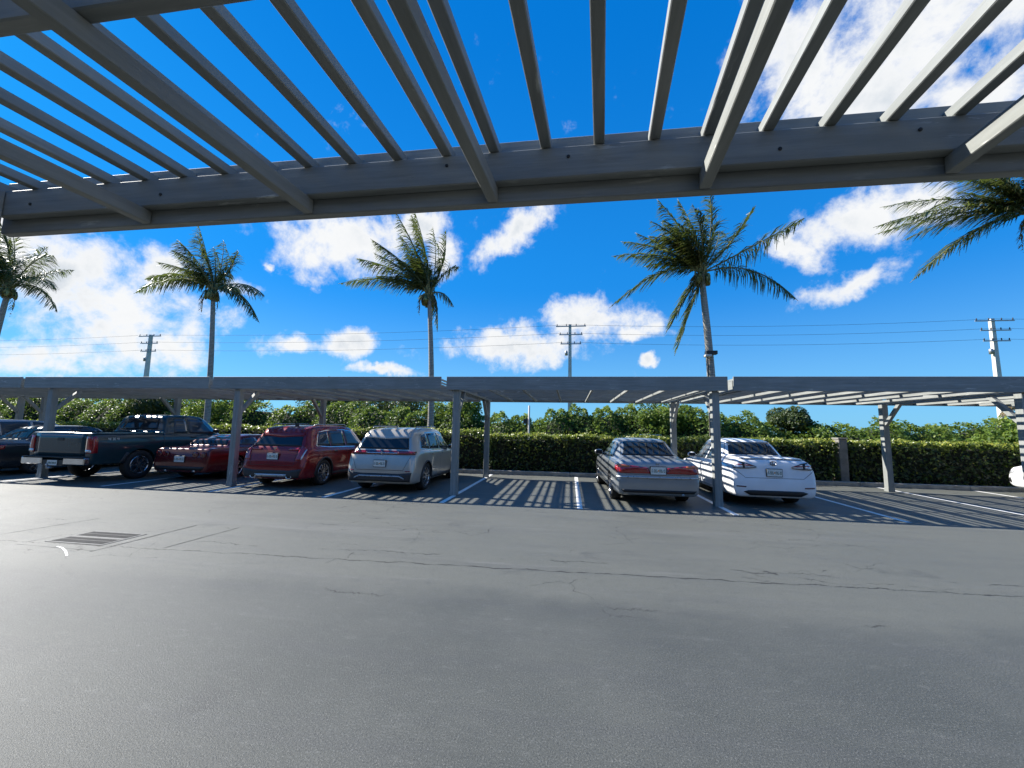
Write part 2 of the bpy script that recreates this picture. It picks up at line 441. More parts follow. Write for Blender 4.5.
# ------------------------------------------------------------------ block added out of view behind the camera, to darken shade and reflections
M['render_wall'] = simple('painted_stucco_wall', (.30, .27, .22), .9, var=.1, scale=1.5, bump=.3, dirt=(.2, .18, .15))
M['roof_tile'] = simple('roof_shingle', (.10, .085, .075), .9, var=.3, scale=8, bump=.5)
def added_block():
    t = empty('added_building', (0, -14.5, 0), 'long beige two storey block added out of view to darken shade and reflections', 'building')
    b = MB(); b.box(-38, 38, -6, 5.5, 0, 6.4); b.build('wall', M['render_wall'], t)
    b = MB(); b.add([(-39, -7, 6.41), (39, -7, 6.41), (39, 6.4, 6.41), (-39, 6.4, 6.41), (-34, -.3, 8.9), (34, -.3, 8.9)], [(0, 3, 2, 1), (0, 1, 5, 4), (2, 3, 4, 5), (1, 2, 5), (3, 0, 4)]); b.build('roof', M['roof_tile'], t)
    b = MB(); b.box(-38, 38, 5.505, 7.0, 3.1, 3.28); b.build('walkway_slab', M['kerb'], t)
    for i in range(12):
        X = -35 + i * 6.2
        for z in (.0, 3.3):
            d = MB(); d.box(X, X + .95, 5.502, 5.56, z + .02, z + 2.1, .01); dd = d.build('door', M['cladding'], t)
            h_ = MB(); h_.box(X + .82, X + .86, 5.561, 5.61, z + 1.0, z + 1.12, .004); h_.build('handle', M['steel'], dd)
            w_ = MB(); w_.box(X + 1.7, X + 3.5, 5.502, 5.55, z + .9, z + 2.1, .01); ww = w_.build('window', M['cabinet'], t)
            g_ = MB(); g_.box(X + 1.76, X + 3.44, 5.551, 5.56, z + .96, z + 2.04); g_.build('pane', M['glass'], ww)
        c_ = MB(); c_.box(X - 1.0, X - .8, 6.75, 6.95, 0, 6.38, .01); c_.build('column', M['render_wall'], t)
    r_ = MB()
    r_.box(-38, 38, 6.9, 6.94, 4.2, 4.26)
    for i in range(190): r_.box(-38 + i * .4, -37.98 + i * .4, 6.9, 6.93, 3.29, 4.2)
    r_.build('railing', M['cladding'], t)
added_block()

# ------------------------------------------------------------------ carport bays
Zb, Zi0, Zi1, Zt = 2.515, 2.58, 2.755, 2.835      # fascia bottom, ledger bottom/top, fascia top
def make_carport(x0, x1, yf, yb, posts, label, skew=0.0, Zi1=Zi1, Zt=Zt, pitch=.20485, anchor=.5215):
    """bay: fascia and ledger along both eaves, rafters, purlins, slats running front to back, posts with knee braces"""
    sy = 1 if yb > yf else -1
    t = empty('carport_bay', ((x0 + x1) / 2, (yf + yb) / 2, 0), label, 'carport', 'timber carport bays over the parking stalls')
    ox, oy = t.location.x, t.location.y
    def Y(d): return yf + sy * d - oy            # d = distance from the outer face of the front eave
    def bx(name, xa, xb, da, db, za, zb, m, bev=.004):
        b = MB(); ya, yb_ = sorted((Y(da), Y(db))); b.box(xa - ox, xb - ox, ya, yb_, za, zb, bev); return b.build(name, m, t)
    D = abs(yb - yf)
    bx('fascia', x0, x1, 0, .042, Zb, Zt, M['wood_x']); bx('fascia', x0, x1, D - .042, D, Zb, Zt, M['wood_x'])
    bx('ledger', x0 + .05, x1 - .05, .045, .088, Zi0, Zi1, M['wood_x']); bx('ledger', x0 + .05, x1 - .05, D - .088, D - .045, Zi0, Zi1, M['wood_x'])
    # end beams
    bx('end_beam', x0 + .003, x0 + .045, .09, D - .09, Zb + .004, Zi1 - .002, M['wood_y']); bx('end_beam', x0 + .0455, x0 + .087, .09, D - .09, Zb + .004, Zi1 - .004, M['wood_y'])
    # bolt heads along the ledger
    for bi in range(int((x1 - x0) / .62)):
        bxx = x0 + .35 + bi * .62 + rnd.uniform(-.12, .12)
        if bxx > x1 - .1: break
        b = MB(); zz_ = rnd.choice([Zi0 + .05, Zi1 - .045]); b.lathe([(0, .007), (.003, .007), (.004, .004)], (bxx - ox, Y(.0885), zz_), (0, sy, 0), 8); b.build('bolt', M['grate'], t)
    # purlins
    npu = 5 if skew else 2
    for i in range(1, npu + 1):
        d = .09 + .765 * i if skew else D * i / 3
        bx('purlin', x0 + .089, x1 - .02, d - .02, d + .02, Zi0 + .001, Zi1 - .001, M['wood_x'])
    # rafters and slats
    raf = MB(); ya, yb_ = sorted((Y(.0455), Y(D - .0455))); raf.box(-.021, .021, ya, yb_, Zb + .003, Zi0 - .001, .003)
    sl = MB(); ya, yb_ = sorted((Y(.043), Y(D - .043))); sl.box(-.021, .021, ya, yb_, Zi1 + .001, Zi1 + .042, .003)
    R0 = S0 = None
    ph = .508                                     # rafters fall on .51 + .82 n
    n = math.ceil((x0 + .13 - ph) / .8194); xr = ph + .8194 * n
    while xr < x1 - .1:
        if R0 is None: R0 = raf.build('rafter', M['wood_y'], t); R0.location = (xr - ox, 0, 0)
        else: dup(R0, t, (xr - ox, 0, 0))
        xr += .8194
    n = math.ceil((x0 + .02 - anchor) / pitch); xs = anchor + pitch * n
    while xs < x1 - .02:
        jl = Vector((xs - ox + rnd.uniform(-.006, .006), 0, 0))
        if S0 is None: S0 = sl.build('slat', M['wood_y'], t); S0.location = jl; q = S0
        else: q = dup(S0, t, jl)
        q.rotation_euler = (0, 0, rnd.uniform(-.0012, .0012))
        xs += pitch
    for (px, dfront, dback) in posts:
        for dd, sgn in ((dfront, 1), (dback, -1)):
            if dd is None: continue
            p = MB(); w = .08; yy = Y(dd); xx = px - ox
            top = Zb - .002
            p.box(xx - w, xx + w, yy - w, yy + w, 0, top, .008); po = p.build('post', M['wood_z'], t)
            bs = MB(); bs.box(xx - w - .006, xx + w + .006, yy - w - .006, yy + w + .006, .0, .10, .002); bs.build('post_base', M['wood_z'], po)
            b = MB(); a0 = Vector((xx, yy + sy * sgn * w, 1.92)); a1 = Vector((xx, yy + sy * sgn * (w + .56), 2.5))
            b.bar(a0, a1, .088, .088, (0, -1, 1)); b.build('knee_brace', M['wood_z'], t)
        # cross beam carried by the post pair
        bx('cross_beam', px - .062, px - .022, .095, D - .095, Zb + .001, Zi0 - .002, M['wood_y'])
        bx('cross_beam', px + .022, px + .062, .095, D - .095, Zb + .001, Zi0 - .002, M['wood_y'])
    if skew:
        # this bay is laid out slightly out of square: everything steps sideways with depth
        done = set()
        def walk(o):
            for c_ in o.children:
                if c_.type == 'MESH' and c_.data.name not in done:
                    done.add(c_.data.name)
                    for v in c_.data.vertices: v.co.x += (v.co.y - (yf - oy)) * skew
                walk(c_)
        bpy.context.view_layer.update(); walk(t)
    return t

YF = 9.49; YB = 13.98
DF = 9.65 - YF; DB = 13.4 - YF
bays = [(-27.6, -21.62, [(-21.9, DF, DB)], 'farthest left bay of the far carport, over the end of the row of cars'),
        (-21.55, -15.62, [(-20.75, DF, DB)], 'far carport bay over the dark sedan beside the pickup'),
        (-15.50, -9.52, [(-14.68, DF, DB)], 'far carport bay over the teal pickup and dark red coupe'),
        (-9.40, -3.12, [(-8.72, DF, DB)], 'far carport bay over the red and the champagne crossovers'),
        (-2.98, 3.44, [(-2.75, DF, DB), (3.20, DF, DB)], 'far carport bay over the empty stall and the silver sedan'),
        (3.56, 9.50, [(9.12, DF, DB)], 'far carport bay over the white hatchback and empty stall'),
        (9.62, 15.6, [(15.0, DF, DB)], 'far carport bay at the right edge over the half hidden white car'),
        (15.72, 21.7, [(21.2, DF, DB)], 'last bay of the far carport beyond the right edge')]
for x0, x1, ps, lb in bays:
    if x0 == -2.98: make_carport(x0, x1, YF, YB, ps, lb, pitch=.213, anchor=-1.02)
    else: make_carport(x0, x1, YF, YB, ps, lb)
    # weathered filler plate seen in the joint between two bays
fg_front = 1.585
make_carport(-2.80, 3.30, fg_front, fg_front - 4.49, [(2.95, .17, 3.9)], 'near carport bay directly overhead, its slats crossing the top of the view', .077, 2.708, 2.782)
make_carport(3.42, 9.5, fg_front, fg_front - 4.49, [(8.9, .17, 3.9)], 'near carport bay overhead to the right, outside the view', .077, 2.708, 2.782)
make_carport(-8.80, -2.90, fg_front, fg_front - 4.49, [(-3.3, .17, 3.9), (-8.5, .17, 3.9)], 'near carport bay overhead to the left of the slatted one', .077, 2.708, 2.782)

# ------------------------------------------------------------------ cars
def crom(P, sub):
    """Catmull-Rom through rows of P (n x k)"""
    P = np.asarray(P, float); out = []
    n = len(P)
    for i in range(n - 1):
        p0 = P[max(i - 1, 0)]; p1 = P[i]; p2 = P[i + 1]; p3 = P[min(i + 2, n - 1)]
        m1 = (p2 - p0) * .5; m2 = (p3 - p1) * .5
        # limit the tangents so that tight corners do not overshoot
        d = np.abs(p2 - p1) * 1.0 + 1e-6
        m1 = np.clip(m1, -1.3 * d, 1.3 * d); m2 = np.clip(m2, -1.3 * d, 1.3 * d)
        for k in range(sub):
            t = k / sub; t2 = t * t; t3 = t2 * t
            out.append((2 * t3 - 3 * t2 + 1) * p1 + (t3 - 2 * t2 + t) * m1 + (-2 * t3 + 3 * t2) * p2 + (t3 - t2) * m2)
    out.append(P[-1]); return np.array(out)

def body_mesh(stations, wheels, wr, W):
    """stations rows: y, zb, w, zs, wt, zt (y=0 at the tail)"""
    S = crom(stations, 4)
    rows = []
    for (y, zb, w, zs, wt, zt) in S:
        zt = max(zt, zb + .05); zs = min(zs, zt - .015)
        h = zs - zb; wt = min(wt, w * .985)
        sec = [(0, zb), (.55 * w, zb), (.86 * w, zb + .005), (.955 * w, zb + .05), (.985 * w, zb + .28 * h), (1.0 * w, zb + .58 * h), (.992 * w, zb + .80 * h),
               (.965 * w, zs - .012), (.945 * w, zs + .008)]
        a = (.945 * w, zs + .008); b = (wt, zt - min(.07, .35 * (zt - zs)))
        sec += [(a[0] * .55 + b[0] * .45 + .006, a[1] * .55 + b[1] * .45), b, (wt - .05 * (1 if wt > .1 else .1), zt - min(.022, .12 * (zt - zs))), (wt * .62, zt - .004), (wt * .3, zt + .004), (0, zt + .006)]
        rows.append([(x_, y, z_) for x_, z_ in crom(sec, 2)])
    m = len(rows[0]); mb = MB(); vs = []; 
    for r in rows:
        ring = [(x_, y, z_) for x_, y, z_ in r] + [(-x_, y, z_) for x_, y, z_ in r[-2:0:-1]]
        vs += ring
    k = len(ring); fs = []
    for i in range(len(rows) - 1):
        for j in range(k): fs.append((i * k + j, i * k + (j + 1) % k, (i + 1) * k + (j + 1) % k, (i + 1) * k + j))
    fs.append(tuple(range(k))); fs.append(tuple((len(rows) - 1) * k + j for j in range(k - 1, -1, -1)))
    mb.add(vs, fs)
    return mb

def cut_wells(o, wheels, wr, W):
    cm = MB()
    for wy in wheels:
        for s in (-1, 1):
            cm.lathe([(W / 2 - .27, wr * 1.13), (W / 2 + .4, wr * 1.13)], (0, wy, wr), (s, 0, 0), 32)
    c = cm.build('cutter', M['black'], o.parent)
    md = o.modifiers.new('b', 'BOOLEAN'); md.object = c; md.operation = 'DIFFERENCE'; md.solver = 'EXACT'
    bpy.context.view_layer.update(); dg = bpy.context.evaluated_depsgraph_get()
    me = bpy.data.meshes.new_from_object(o.evaluated_get(dg))
    o.modifiers.clear(); old = o.data; o.data = me
    bpy.data.objects.remove(c, do_unlink=True)

SC = 1.0
class Car:
    def __init__(s, name, loc, label, L, W, stations, wheels, wr, paint, cat='car', group=None, rz=0, flip=False):
        s.t = empty(name, loc, label, cat, group, rz); s.t.scale = (SC, SC, SC); s.L = L; s.W = W; s.wr = wr; s.wheels = wheels
        st = [list(r) for r in stations]
        mb = body_mesh(st, wheels, wr, W)
        s.body = mb.build('body', paint, s.t, smooth=True)
        s.bvh = BVHTree.FromPolygons(mb.v, mb.f)
        cut_wells(s.body, wheels, wr, W)
        s.body.data.polygons.foreach_set('use_smooth', [True] * len(s.body.data.polygons))
        # sharpen the creases
        bm = bmesh.new(); bm.from_mesh(s.body.data)
        for e in bm.edges:
            if len(e.link_faces) == 2 and e.calc_face_angle(0) > R(42): e.smooth = False
        bm.to_mesh(s.body.data); bm.free()
    def hit(s, axis, a, b, side=1):
        if axis == 'rear': o, d = Vector((a, -3, b)), Vector((0, 1, 0))
        elif axis == 'front': o, d = Vector((a, s.L + 3, b)), Vector((0, -1, 0))
        elif axis == 'side': o, d = Vector((side * 3, a, b)), Vector((-side, 0, 0))
        else: o, d = Vector((a, b, 4)), Vector((0, 0, -1))
        h = s.bvh.ray_cast(o, d)
        return (h[0], h[1], d) if h[0] is not None else (None, None, d)
    def patch(s, name, axis, bot, top, mat, off=.004, side=1, n=14, m=8, parent=None, thick=.012, smooth=True):
        """a panel hugging the body between two polylines given in the view plane of the axis"""
        def res(pl, n):
            pl = np.array(pl, float); d = np.r_[0, np.cumsum(np.hypot(*(pl[1:] - pl[:-1]).T))]; u = np.linspace(0, d[-1], n)
            return np.stack([np.interp(u, d, pl[:, 0]), np.interp(u, d, pl[:, 1])], 1)
        B = res(bot, n); T = res(top, n); pts = []; miss = []
        d = None
        for j in range(m):
            for i in range(n):
                q = B[i] * (1 - j / (m - 1)) + T[i] * (j / (m - 1))
                h, nn, d = s.hit(axis, q[0], q[1], side)
                pts.append((h + (nn if nn.dot(d) < 0 else -nn) * off) if h is not None else None)
                if h is None: miss.append(len(pts) - 1)
        for k in miss:
            best = min((i for i in range(len(pts)) if pts[i] is not None), key=lambda i: abs(i % n - k % n) + abs(i // n - k // n))
            pts[k] = pts[best].copy()
        mb = MB(); fs = [(j * n + i, j * n + i + 1, (j + 1) * n + i + 1, (j + 1) * n + i) for j in range(m - 1) for i in range(n - 1)]
        ring = [i for i in range(n)] + [j * n + n - 1 for j in range(1, m)] + [(m - 1) * n + i for i in range(n - 2, -1, -1)] + [j * n for j in range(m - 2, 0, -1)]
        base = len(pts); vs = list(pts) + [pts[i] + d * thick for i in ring]; r = len(ring)
        fs += [(ring[i], base + i, base + (i + 1) % r, ring[(i + 1) % r]) for i in range(r)]
        mb.add(vs, fs)
        o = mb.build(name, mat, parent or s.t, smooth=False)
        if smooth:
            for i, p in enumerate(o.data.polygons): p.use_smooth = i < (m - 1) * (n - 1)
        return o
    def seam(s, axis, pts, side=1, w=.008, name='door_seam', mat=None, parent=None, off=.0025):
        """a thin dark gap line along a polyline"""
        mb = MB(); P = []
        for k in range(len(pts) - 1):
            for i in range(8):
                P.append(np.array(pts[k]) * (1 - i / 8) + np.array(pts[k + 1]) * (i / 8))
        P.append(np.array(pts[-1])); L = []; Q = []
        for i, q in enumerate(P):
            dd = P[min(i + 1, len(P) - 1)] - P[max(i - 1, 0)]; dd = dd / max(1e-6, np.hypot(*dd)); nn = np.array([-dd[1], dd[0]]) * w / 2
            for lst, sg in ((L, 1), (Q, -1)):
                h, no, d = s.hit(axis, *(q + nn * sg), side)
                if h is None: h, no, d = s.hit(axis, *q, side)
                if h is None: h = Vector(lst[-1]) if lst else Vector((0, 0, 0)); no = Vector((0, 0, 0))
                lst.append(h - d * off)
        n = len(L); mb.add(L + Q, [(i, i + 1, n + i + 1, n + i) for i in range(n - 1)])
        return mb.build(name, mat or M['black'], parent or s.t, recalc=False)
    def add_wheels(s, mat=None, spokes=10, rimr=.70, dish=.03, sides=(1, -1)):
        mat = mat or M['rim']; wr = s.wr; tw = .22; first = None
        for wy in s.wheels:
            for sd in sides:
                xo = sd * (s.W / 2 - .02)
                w = bpy.data.objects.new('wheel', None); COL.objects.link(w); w.parent = s.t; w.location = (xo, wy, wr); w.empty_display_size = .1
                w.rotation_euler = (0, 0, 0 if sd > 0 else math.pi)
                if first is None:
                    ty = MB(); ty.lathe([(-tw, wr * .70), (-tw, wr * .93), (-tw + .03, wr), (-.03, wr), (0, wr * .94), (-.004, wr * .72), (-.03, wr * rimr), (-tw + .02, wr * rimr)], (0, 0, 0), (1, 0, 0), 36, closed=True)
                    a = ty.build('tyre', M['tyre'], w, smooth=True)
                    rm = MB(); rr = wr * rimr
                    rm.lathe([(-tw + .03, rr), (-.015, rr * 1.02), (-.005, rr * .985), (-.02, rr * .93), (-tw + .05, rr * .90)], (0, 0, 0), (1, 0, 0), 36, closed=True)
                    for k in range(spokes):
                        an = 2 * math.pi * k / spokes; c_, s2 = math.cos(an), math.sin(an)
                        rm.bar((-.015, c_ * .05, s2 * .05), (-.014, c_ * rr * .95, s2 * rr * .95), rr * 1.35 / spokes, .03, (1, 0, 0))
                    rm.lathe([(-.05, .07), (-.004, .06), (.0, .03), (.001, .01)], (0, 0, 0), (1, 0, 0), 16)
                    b = rm.build('rim', mat, w)
                    ds = MB(); ds.lathe([(-.10, rr * .9), (-.09, rr * .88)], (0, 0, 0), (1, 0, 0), 24); c = ds.build('brake_disc', M['rimdark'], w)
                    first = (a, b, c)
                else:
                    for q in first: dup(q, w)
    def mirror(s, y, z, mat, sides=(1, -1)):
        for sd in sides:
            h, n, d = s.hit('side', y, z, sd)
            x = abs(h.x) if h else s.W / 2
            m = MB(); bm = bmesh.new(); bmesh.ops.create_icosphere(bm, subdivisions=2, radius=1)
            for v in bm.verts: v.co = Vector((sd * (x + .13) + v.co.x * .12, y + v.co.y * .06, z + .04 + v.co.z * .075))
            m.addbm(bm); m.bar((sd * (x - .02), y, z), (sd * (x + .06), y, z + .02), .05, .03)
            o = m.build('mirror', mat, s.t, smooth=True)
            g2 = MB(); g2.box(sd * (x + .13) - .085, sd * (x + .13) + .085, y - .066, y - .058, z - .01, z + .085, .002); g2.build('mirror_glass', M['glass'], o)
    def handle(s, y, z, mat, sides=(1, -1), w=.17):
        for sd in sides:
            h, n, d = s.hit('side', y, z, sd)
            if h is None: continue
            m = MB(); m.bar((h.x + sd * .03, y - w / 2, z), (h.x + sd * .03, y + w / 2, z), .018, .026)
            m.bar((h.x - sd * .005, y - w / 2 + .015, z), (h.x + sd * .03, y - w / 2 + .015, z), .02, .02)
            m.bar((h.x - sd * .005, y + w / 2 - .015, z), (h.x + sd * .03, y + w / 2 - .015, z), .02, .02)
            m.build('door_handle', mat, s.t)
    def plate(s, x, z, parent=None, off=.015, w=.31, h=.155):
        hh, n, d = s.hit('rear', x, z); y = hh.y
        for xx in (x - w / 2, x + w / 2):
            for zz in (z - h / 2, z + h / 2):
                q = s.hit('rear', xx, zz)[0]
                if q is not None: y = min(y, q.y)
        y -= off
        b = MB(); b.box(x - w / 2 - .012, x + w / 2 + .012, y - .004, y + .03, z - h / 2 - .012, z + h / 2 + .012, .003); fr = b.build('plate_frame', M['black'], s.t)
        p = MB(); p.box(x - w / 2, x + w / 2, y - .009, y - .0045, z - h / 2, z + h / 2); p.build('licence_plate', M['plate'], fr)
        c = MB(); cw = w * .095
        for i in range(6):
            xx = x - w * .40 + w * .8 * i / 5
            if i in (2, 3): xx += (-.012 if i == 2 else .012)
            # block characters, unreadable at this distance as in the photograph
            c.box(xx - cw / 2, xx - cw / 2 + .008, y - .011, y - .0092, z - h * .22, z + h * .18)
            c.box(xx + cw / 2 - .008, xx + cw / 2, y - .011, y - .0092, z - h * .22, z + h * (.18 if i % 2 else .0))
            c.box(xx - cw / 2 + .009, xx + cw / 2 - .009, y - .011, y - .0092, z + h * .12, z + h * .18)
            if i % 3: c.box(xx - cw / 2 + .009, xx + cw / 2 - .009, y - .011, y - .0092, z - h * .22, z - h * .16)
        c.build('plate_characters', M['platetext'], fr)
        og = MB(); og.lathe([(0, .016), (.0018, .016)], (x, y - .0092, z), (0, -1, 0), 12); og.build('plate_emblem', M['plateorange'], fr)

def mirrorx(pts): return [(-a, b) for a, b in pts]

def both(fn):
    for sg in (1, -1): fn(sg)

# --- champagne crossover
def suv(name, loc, label, paint, spec, group=None):
    L, W, H = spec['L'], spec['W'], spec['H']; w = W / 2
    k = H / 1.66
    st = [(0.00, .34, w * .80, .50, w * .74, .60), (.02, .27, w * .90, .58, w * .80, .70), (.07, .24, w * .94, .70, w * .84, .90), (.13, .23, w * .965, .86, w * .82, 1.02 * k),
          (.22, .22, w * .985, .98, w * .80, 1.13 * k), (.40, .21, w, 1.03, w * .745, 1.40 * k), (.55, .21, w, 1.035, w * .72, 1.545 * k), (.72, .21, w * 1.0, 1.035, w * .72, 1.60 * k),
          (1.3, .21, w * .995, 1.02, w * .735, 1.645 * k), (2.0, .2, w * .985, 1.0, w * .74, 1.65 * k), (2.6, .2, w * .985, .98, w * .72, 1.60 * k), (2.95, .2, w * .985, .97, w * .70, 1.47 * k),
          (3.35, .2, w * .985, .96, w * .70, 1.20 * k), (3.62, .2, w * .985, .94, w * .74, 1.06), (4.0, .21, w * .98, .88, w * .74, .99), (4.3, .23, w * .93, .78, w * .68, .90), (L - .1, .25, w * .84, .66, w * .6, .76), (L, .3, w * .70, .52, w * .5, .62)]
    return Car(name, loc, label, L, W, st, (.92, .92 + spec['wb']), .355, paint, 'crossover car', group)

SC = .96
P_champ = carpaint('champagne_paint', (.48, .44, .38), .0, .3, .35)
c = suv('crossover_car', (-4.56, 9.42, 0), 'champagne silver crossover with full width red tail light bar, left of the empty stall', P_champ, dict(L=4.55, W=1.86, H=1.66, wb=2.69))
c.patch('rear_window', 'rear', [(-.68, 1.09), (.68, 1.09)], [(-.57, 1.45), (.57, 1.45)], M['glass'], n=20, m=8)
c.patch('roof_spoiler', 'top', [(-.60, .40), (0, .36), (.60, .40)], [(-.60, .60), (.60, .60)], P_champ, off=.018, n=16, m=5, thick=.03)
tl = c.patch('tail_light', 'rear', [(-.86, .955), (-.60, .955), (.60, .955), (.86, .955)], [(-.86, 1.03), (-.55, 1.055), (.55, 1.055), (.86, 1.03)], M['darklens'], off=.014, n=30, m=4)
both(lambda s: c.patch('lamp_glow_strip', 'rear', [(s * .42, .975), (s * .84, .975)], [(s * .42, 1.03), (s * .84, 1.03)], M['redlens'], off=.018, n=10, m=3, parent=tl))
c.patch('chrome_strip', 'rear', [(-.42, .98), (.42, .98)], [(-.42, 1.0), (.42, 1.0)], M['chrome'], off=.02, n=10, m=2)
c.patch('rear_bumper_cladding', 'rear', [(-.80, .30), (.80, .30)], [(-.84, .53), (-.5, .50), (.5, .50), (.84, .53)], M['cladding'], off=.012, n=20, m=5)
c.patch('skid_trim', 'rear', [(-.66, .36), (-.54, .415), (.54, .415), (.66, .36)], [(-.66, .39), (-.54, .45), (.54, .45), (.66, .39)], M['silverplastic'], off=.022, n=20, m=2)
both(lambda s: c.patch('bumper_reflector', 'rear', [(s * .68, .55), (s * .80, .55)], [(s * .68, .572), (s * .80, .572)], M['redlens'], off=.008, n=4, m=2))
c.seam('rear', [(-.78, .93), (-.62, .58), (.62, .58), (.78, .93)], name='tailgate_seam')
c.plate(0, .74)
em = MB(); em.box(-.018, .018, -.012, 0, -.035, .035, .004); eo = em.build('badge', M['chrome'], c.t); h = c.hit('rear', 0, 1.0)[0]; eo.location = (0, h.y - .022, 1.0 + .0)
def suv_sides(c, trim, clad, k=1.0, dlo=.60, chrome=False):
    for sd in (1, -1):
        gl = c.patch('side_window', 'side', [(.62, 1.12), (1.20, 1.07), (1.24, 1.07)], [(.86, 1.44 * k), (1.10, 1.47 * k), (1.22, 1.48 * k)], M['glassclear'], side=sd, n=8, m=6)
        c.patch('side_window', 'side', [(1.28, 1.07), (2.06, 1.05)], [(1.27, 1.48 * k), (2.03, 1.50 * k)], M['glassclear'], side=sd, n=8, m=6)
        c.patch('side_window', 'side', [(2.13, 1.05), (3.14, 1.02)], [(2.10, 1.50 * k), (2.62, 1.44 * k)], M['glassclear'], side=sd, n=10, m=6)
        if trim: 
            c.seam('side', [(.58, 1.10), (1.2, 1.05), (2.1, 1.03), (3.16, 1.0)], sd, .02, 'window_trim', trim, off=.008)
            c.seam('side', [(.58, 1.10), (.82, 1.46 * k), (1.2, 1.51 * k), (2.05, 1.53 * k), (2.62, 1.47 * k)], sd, .02, 'window_trim', trim, off=.008)
        c.seam('side', [(1.22, 1.05), (1.20, .75), (1.26, .34)], sd); c.seam('side', [(2.1, 1.03), (2.10, .34)], sd); c.seam('side', [(3.2, 1.0), (3.16, .6), (3.12, .34)], sd)
        c.seam('side', [(1.28, .34), (3.12, .34)], sd)
        c.patch('rocker_cladding', 'side', [(1.36, .225), (3.14, .225)], [(1.36, .33), (3.14, .33)], clad, off=.010, side=sd, n=14, m=3)
    # wheel arch lips follow the wells
    for wy in c.wheels:
        for sd in (1, -1):
            m = MB(); pts_ = []
            for i in range(17):
                a = math.pi * (i / 16) * 1.08 - .04 * math.pi; rr = c.wr * 1.16
                q = (wy + math.cos(a) * rr, c.wr + math.sin(a) * rr); hh = c.hit('side', q[0], q[1], sd)[0]
                if hh is None: continue
                pts_.append((hh.x - sd * .004, q[0], q[1]))
            if len(pts_) > 3: m.tube(pts_, .030, 6); m.build('wheel_arch_trim', clad, c.t, smooth=True)
suv_sides(c, M['chrome'], M['cladding'])
c.patch('windscreen', 'front', [(-.66, 1.10), (.66, 1.10)], [(-.56, 1.52), (.56, 1.52)], M['glass'], n=16, m=8)
c.mirror(2.98, 1.03, P_champ); c.handle(1.42, .93, P_champ); c.handle(2.3, .91, P_champ); c.add_wheels(spokes=10)
for sd in (1, -1):
    rr = MB(); rr.tube([(sd * .60, .75, 1.625), (sd * .62, .85, 1.665), (sd * .62, 2.3, 1.68), (sd * .60, 2.45, 1.63)], .016, 6); rr.build('roof_rail', M['silverplastic'], c.t, smooth=True)
ant = MB(); ant.bar((0, .85, 1.64), (0, .98, 1.66), .035, .07); ant.build('roof_antenna', P_champ, c.t)

# --- red crossover
P_red = carpaint('metallic_red_paint', (.22, .008, .012), .0, .25, .2)
c = suv('crossover_car', (-7.50, 9.50, 0), 'metallic red crossover with chrome window trim, between the dark red coupe and the champagne crossover', P_red, dict(L=4.6, W=1.90, H=1.68, wb=2.75))
c.patch('rear_window', 'rear', [(-.69, 1.09), (.69, 1.09)], [(-.58, 1.48), (.58, 1.48)], M['glass'], n=20, m=8)
c.patch('roof_spoiler', 'top', [(-.62, .38), (0, .34), (.62, .38)], [(-.62, .60), (.62, .60)], P_red, off=.02, n=16, m=5, thick=.03)
for s in (1, -1):
    tl = c.patch('tail_light', 'rear', [(s * .66, .72), (s * .80, .74)], [(s * .72, 1.10), (s * .86, 1.02)], M['redlens'], off=.014, n=6, m=10)
    c.patch('tail_light_wing', 'rear', [(s * .40, .985), (s * .70, .985)], [(s * .40, 1.035), (s * .70, 1.05)], M['redlens'], off=.014, n=8, m=3, parent=tl)
    c.patch('lens_strip', 'rear', [(s * .79, .75), (s * .815, .75)], [(s * .84, 1.0), (s * .862, 1.0)], M['clearlens'], off=.02, n=3, m=8, parent=tl)
    ex = MB(); ex.lathe([(0, .045), (.12, .05), (.121, .035), (.01, .03)], (s * .52, -.01, .30), (0, 1, 0), 14, closed=True)
    for v in range(len(ex.v)): a_ = ex.v[v]; ex.v[v] = ((a_[0] - s * .52) * 1.8 + s * .52, a_[1], a_[2])
    ex.build('exhaust_tip', M['chrome'], c.t, smooth=True)
c.patch('rear_bumper_cladding', 'rear', [(-.78, .29), (.78, .29)], [(-.86, .52), (-.5, .47), (.5, .47), (.86, .52)], M['cladding'], off=.012, n=20, m=5)
c.patch('skid_trim', 'rear', [(-.42, .30), (.42, .30)], [(-.46, .375), (.46, .375)], M['silverplastic'], off=.022, n=12, m=2)
c.seam('rear', [(-.66, 1.05), (-.62, .60), (.62, .60), (.66, 1.05)], name='tailgate_seam')
c.plate(0, .83)
h = c.hit('rear', 0, 1.03)[0]
em = MB(); em.add([(-.05, 0, .03), (.05, 0, .03), (.035, 0, -.01), (0, 0, -.035), (-.035, 0, -.01), (-.05, -.01, .03), (.05, -.01, .03), (.035, -.01, -.01), (0, -.01, -.035), (-.035, -.01, -.01)],
              [(0, 1, 2, 3, 4), (9, 8, 7, 6, 5), (0, 5, 6, 1), (1, 6, 7, 2), (2, 7, 8, 3), (3, 8, 9, 4), (4, 9, 5, 0)]); eo = em.build('badge', M['chrome'], c.t); eo.location = (0, h.y - .02, 1.035)
suv_sides(c, M['chrome'], M['cladding'], 1.01)
c.patch('windscreen', 'front', [(-.66, 1.10), (.66, 1.10)], [(-.56, 1.53), (.56, 1.53)], M['glass'], n=16, m=8)
c.mirror(3.0, 1.03, P_red); c.handle(1.42, .94, M['chrome']); c.handle(2.3, .92, M['chrome']); c.add_wheels(spokes=12)
for sd in (1, -1):
    rr = MB(); rr.tube([(sd * .62, .75, 1.645), (sd * .64, .85, 1.685), (sd * .64, 2.3, 1.70), (sd * .62, 2.45, 1.65)], .016, 6); rr.build('roof_rail', M['silverplastic'], c.t, smooth=True)
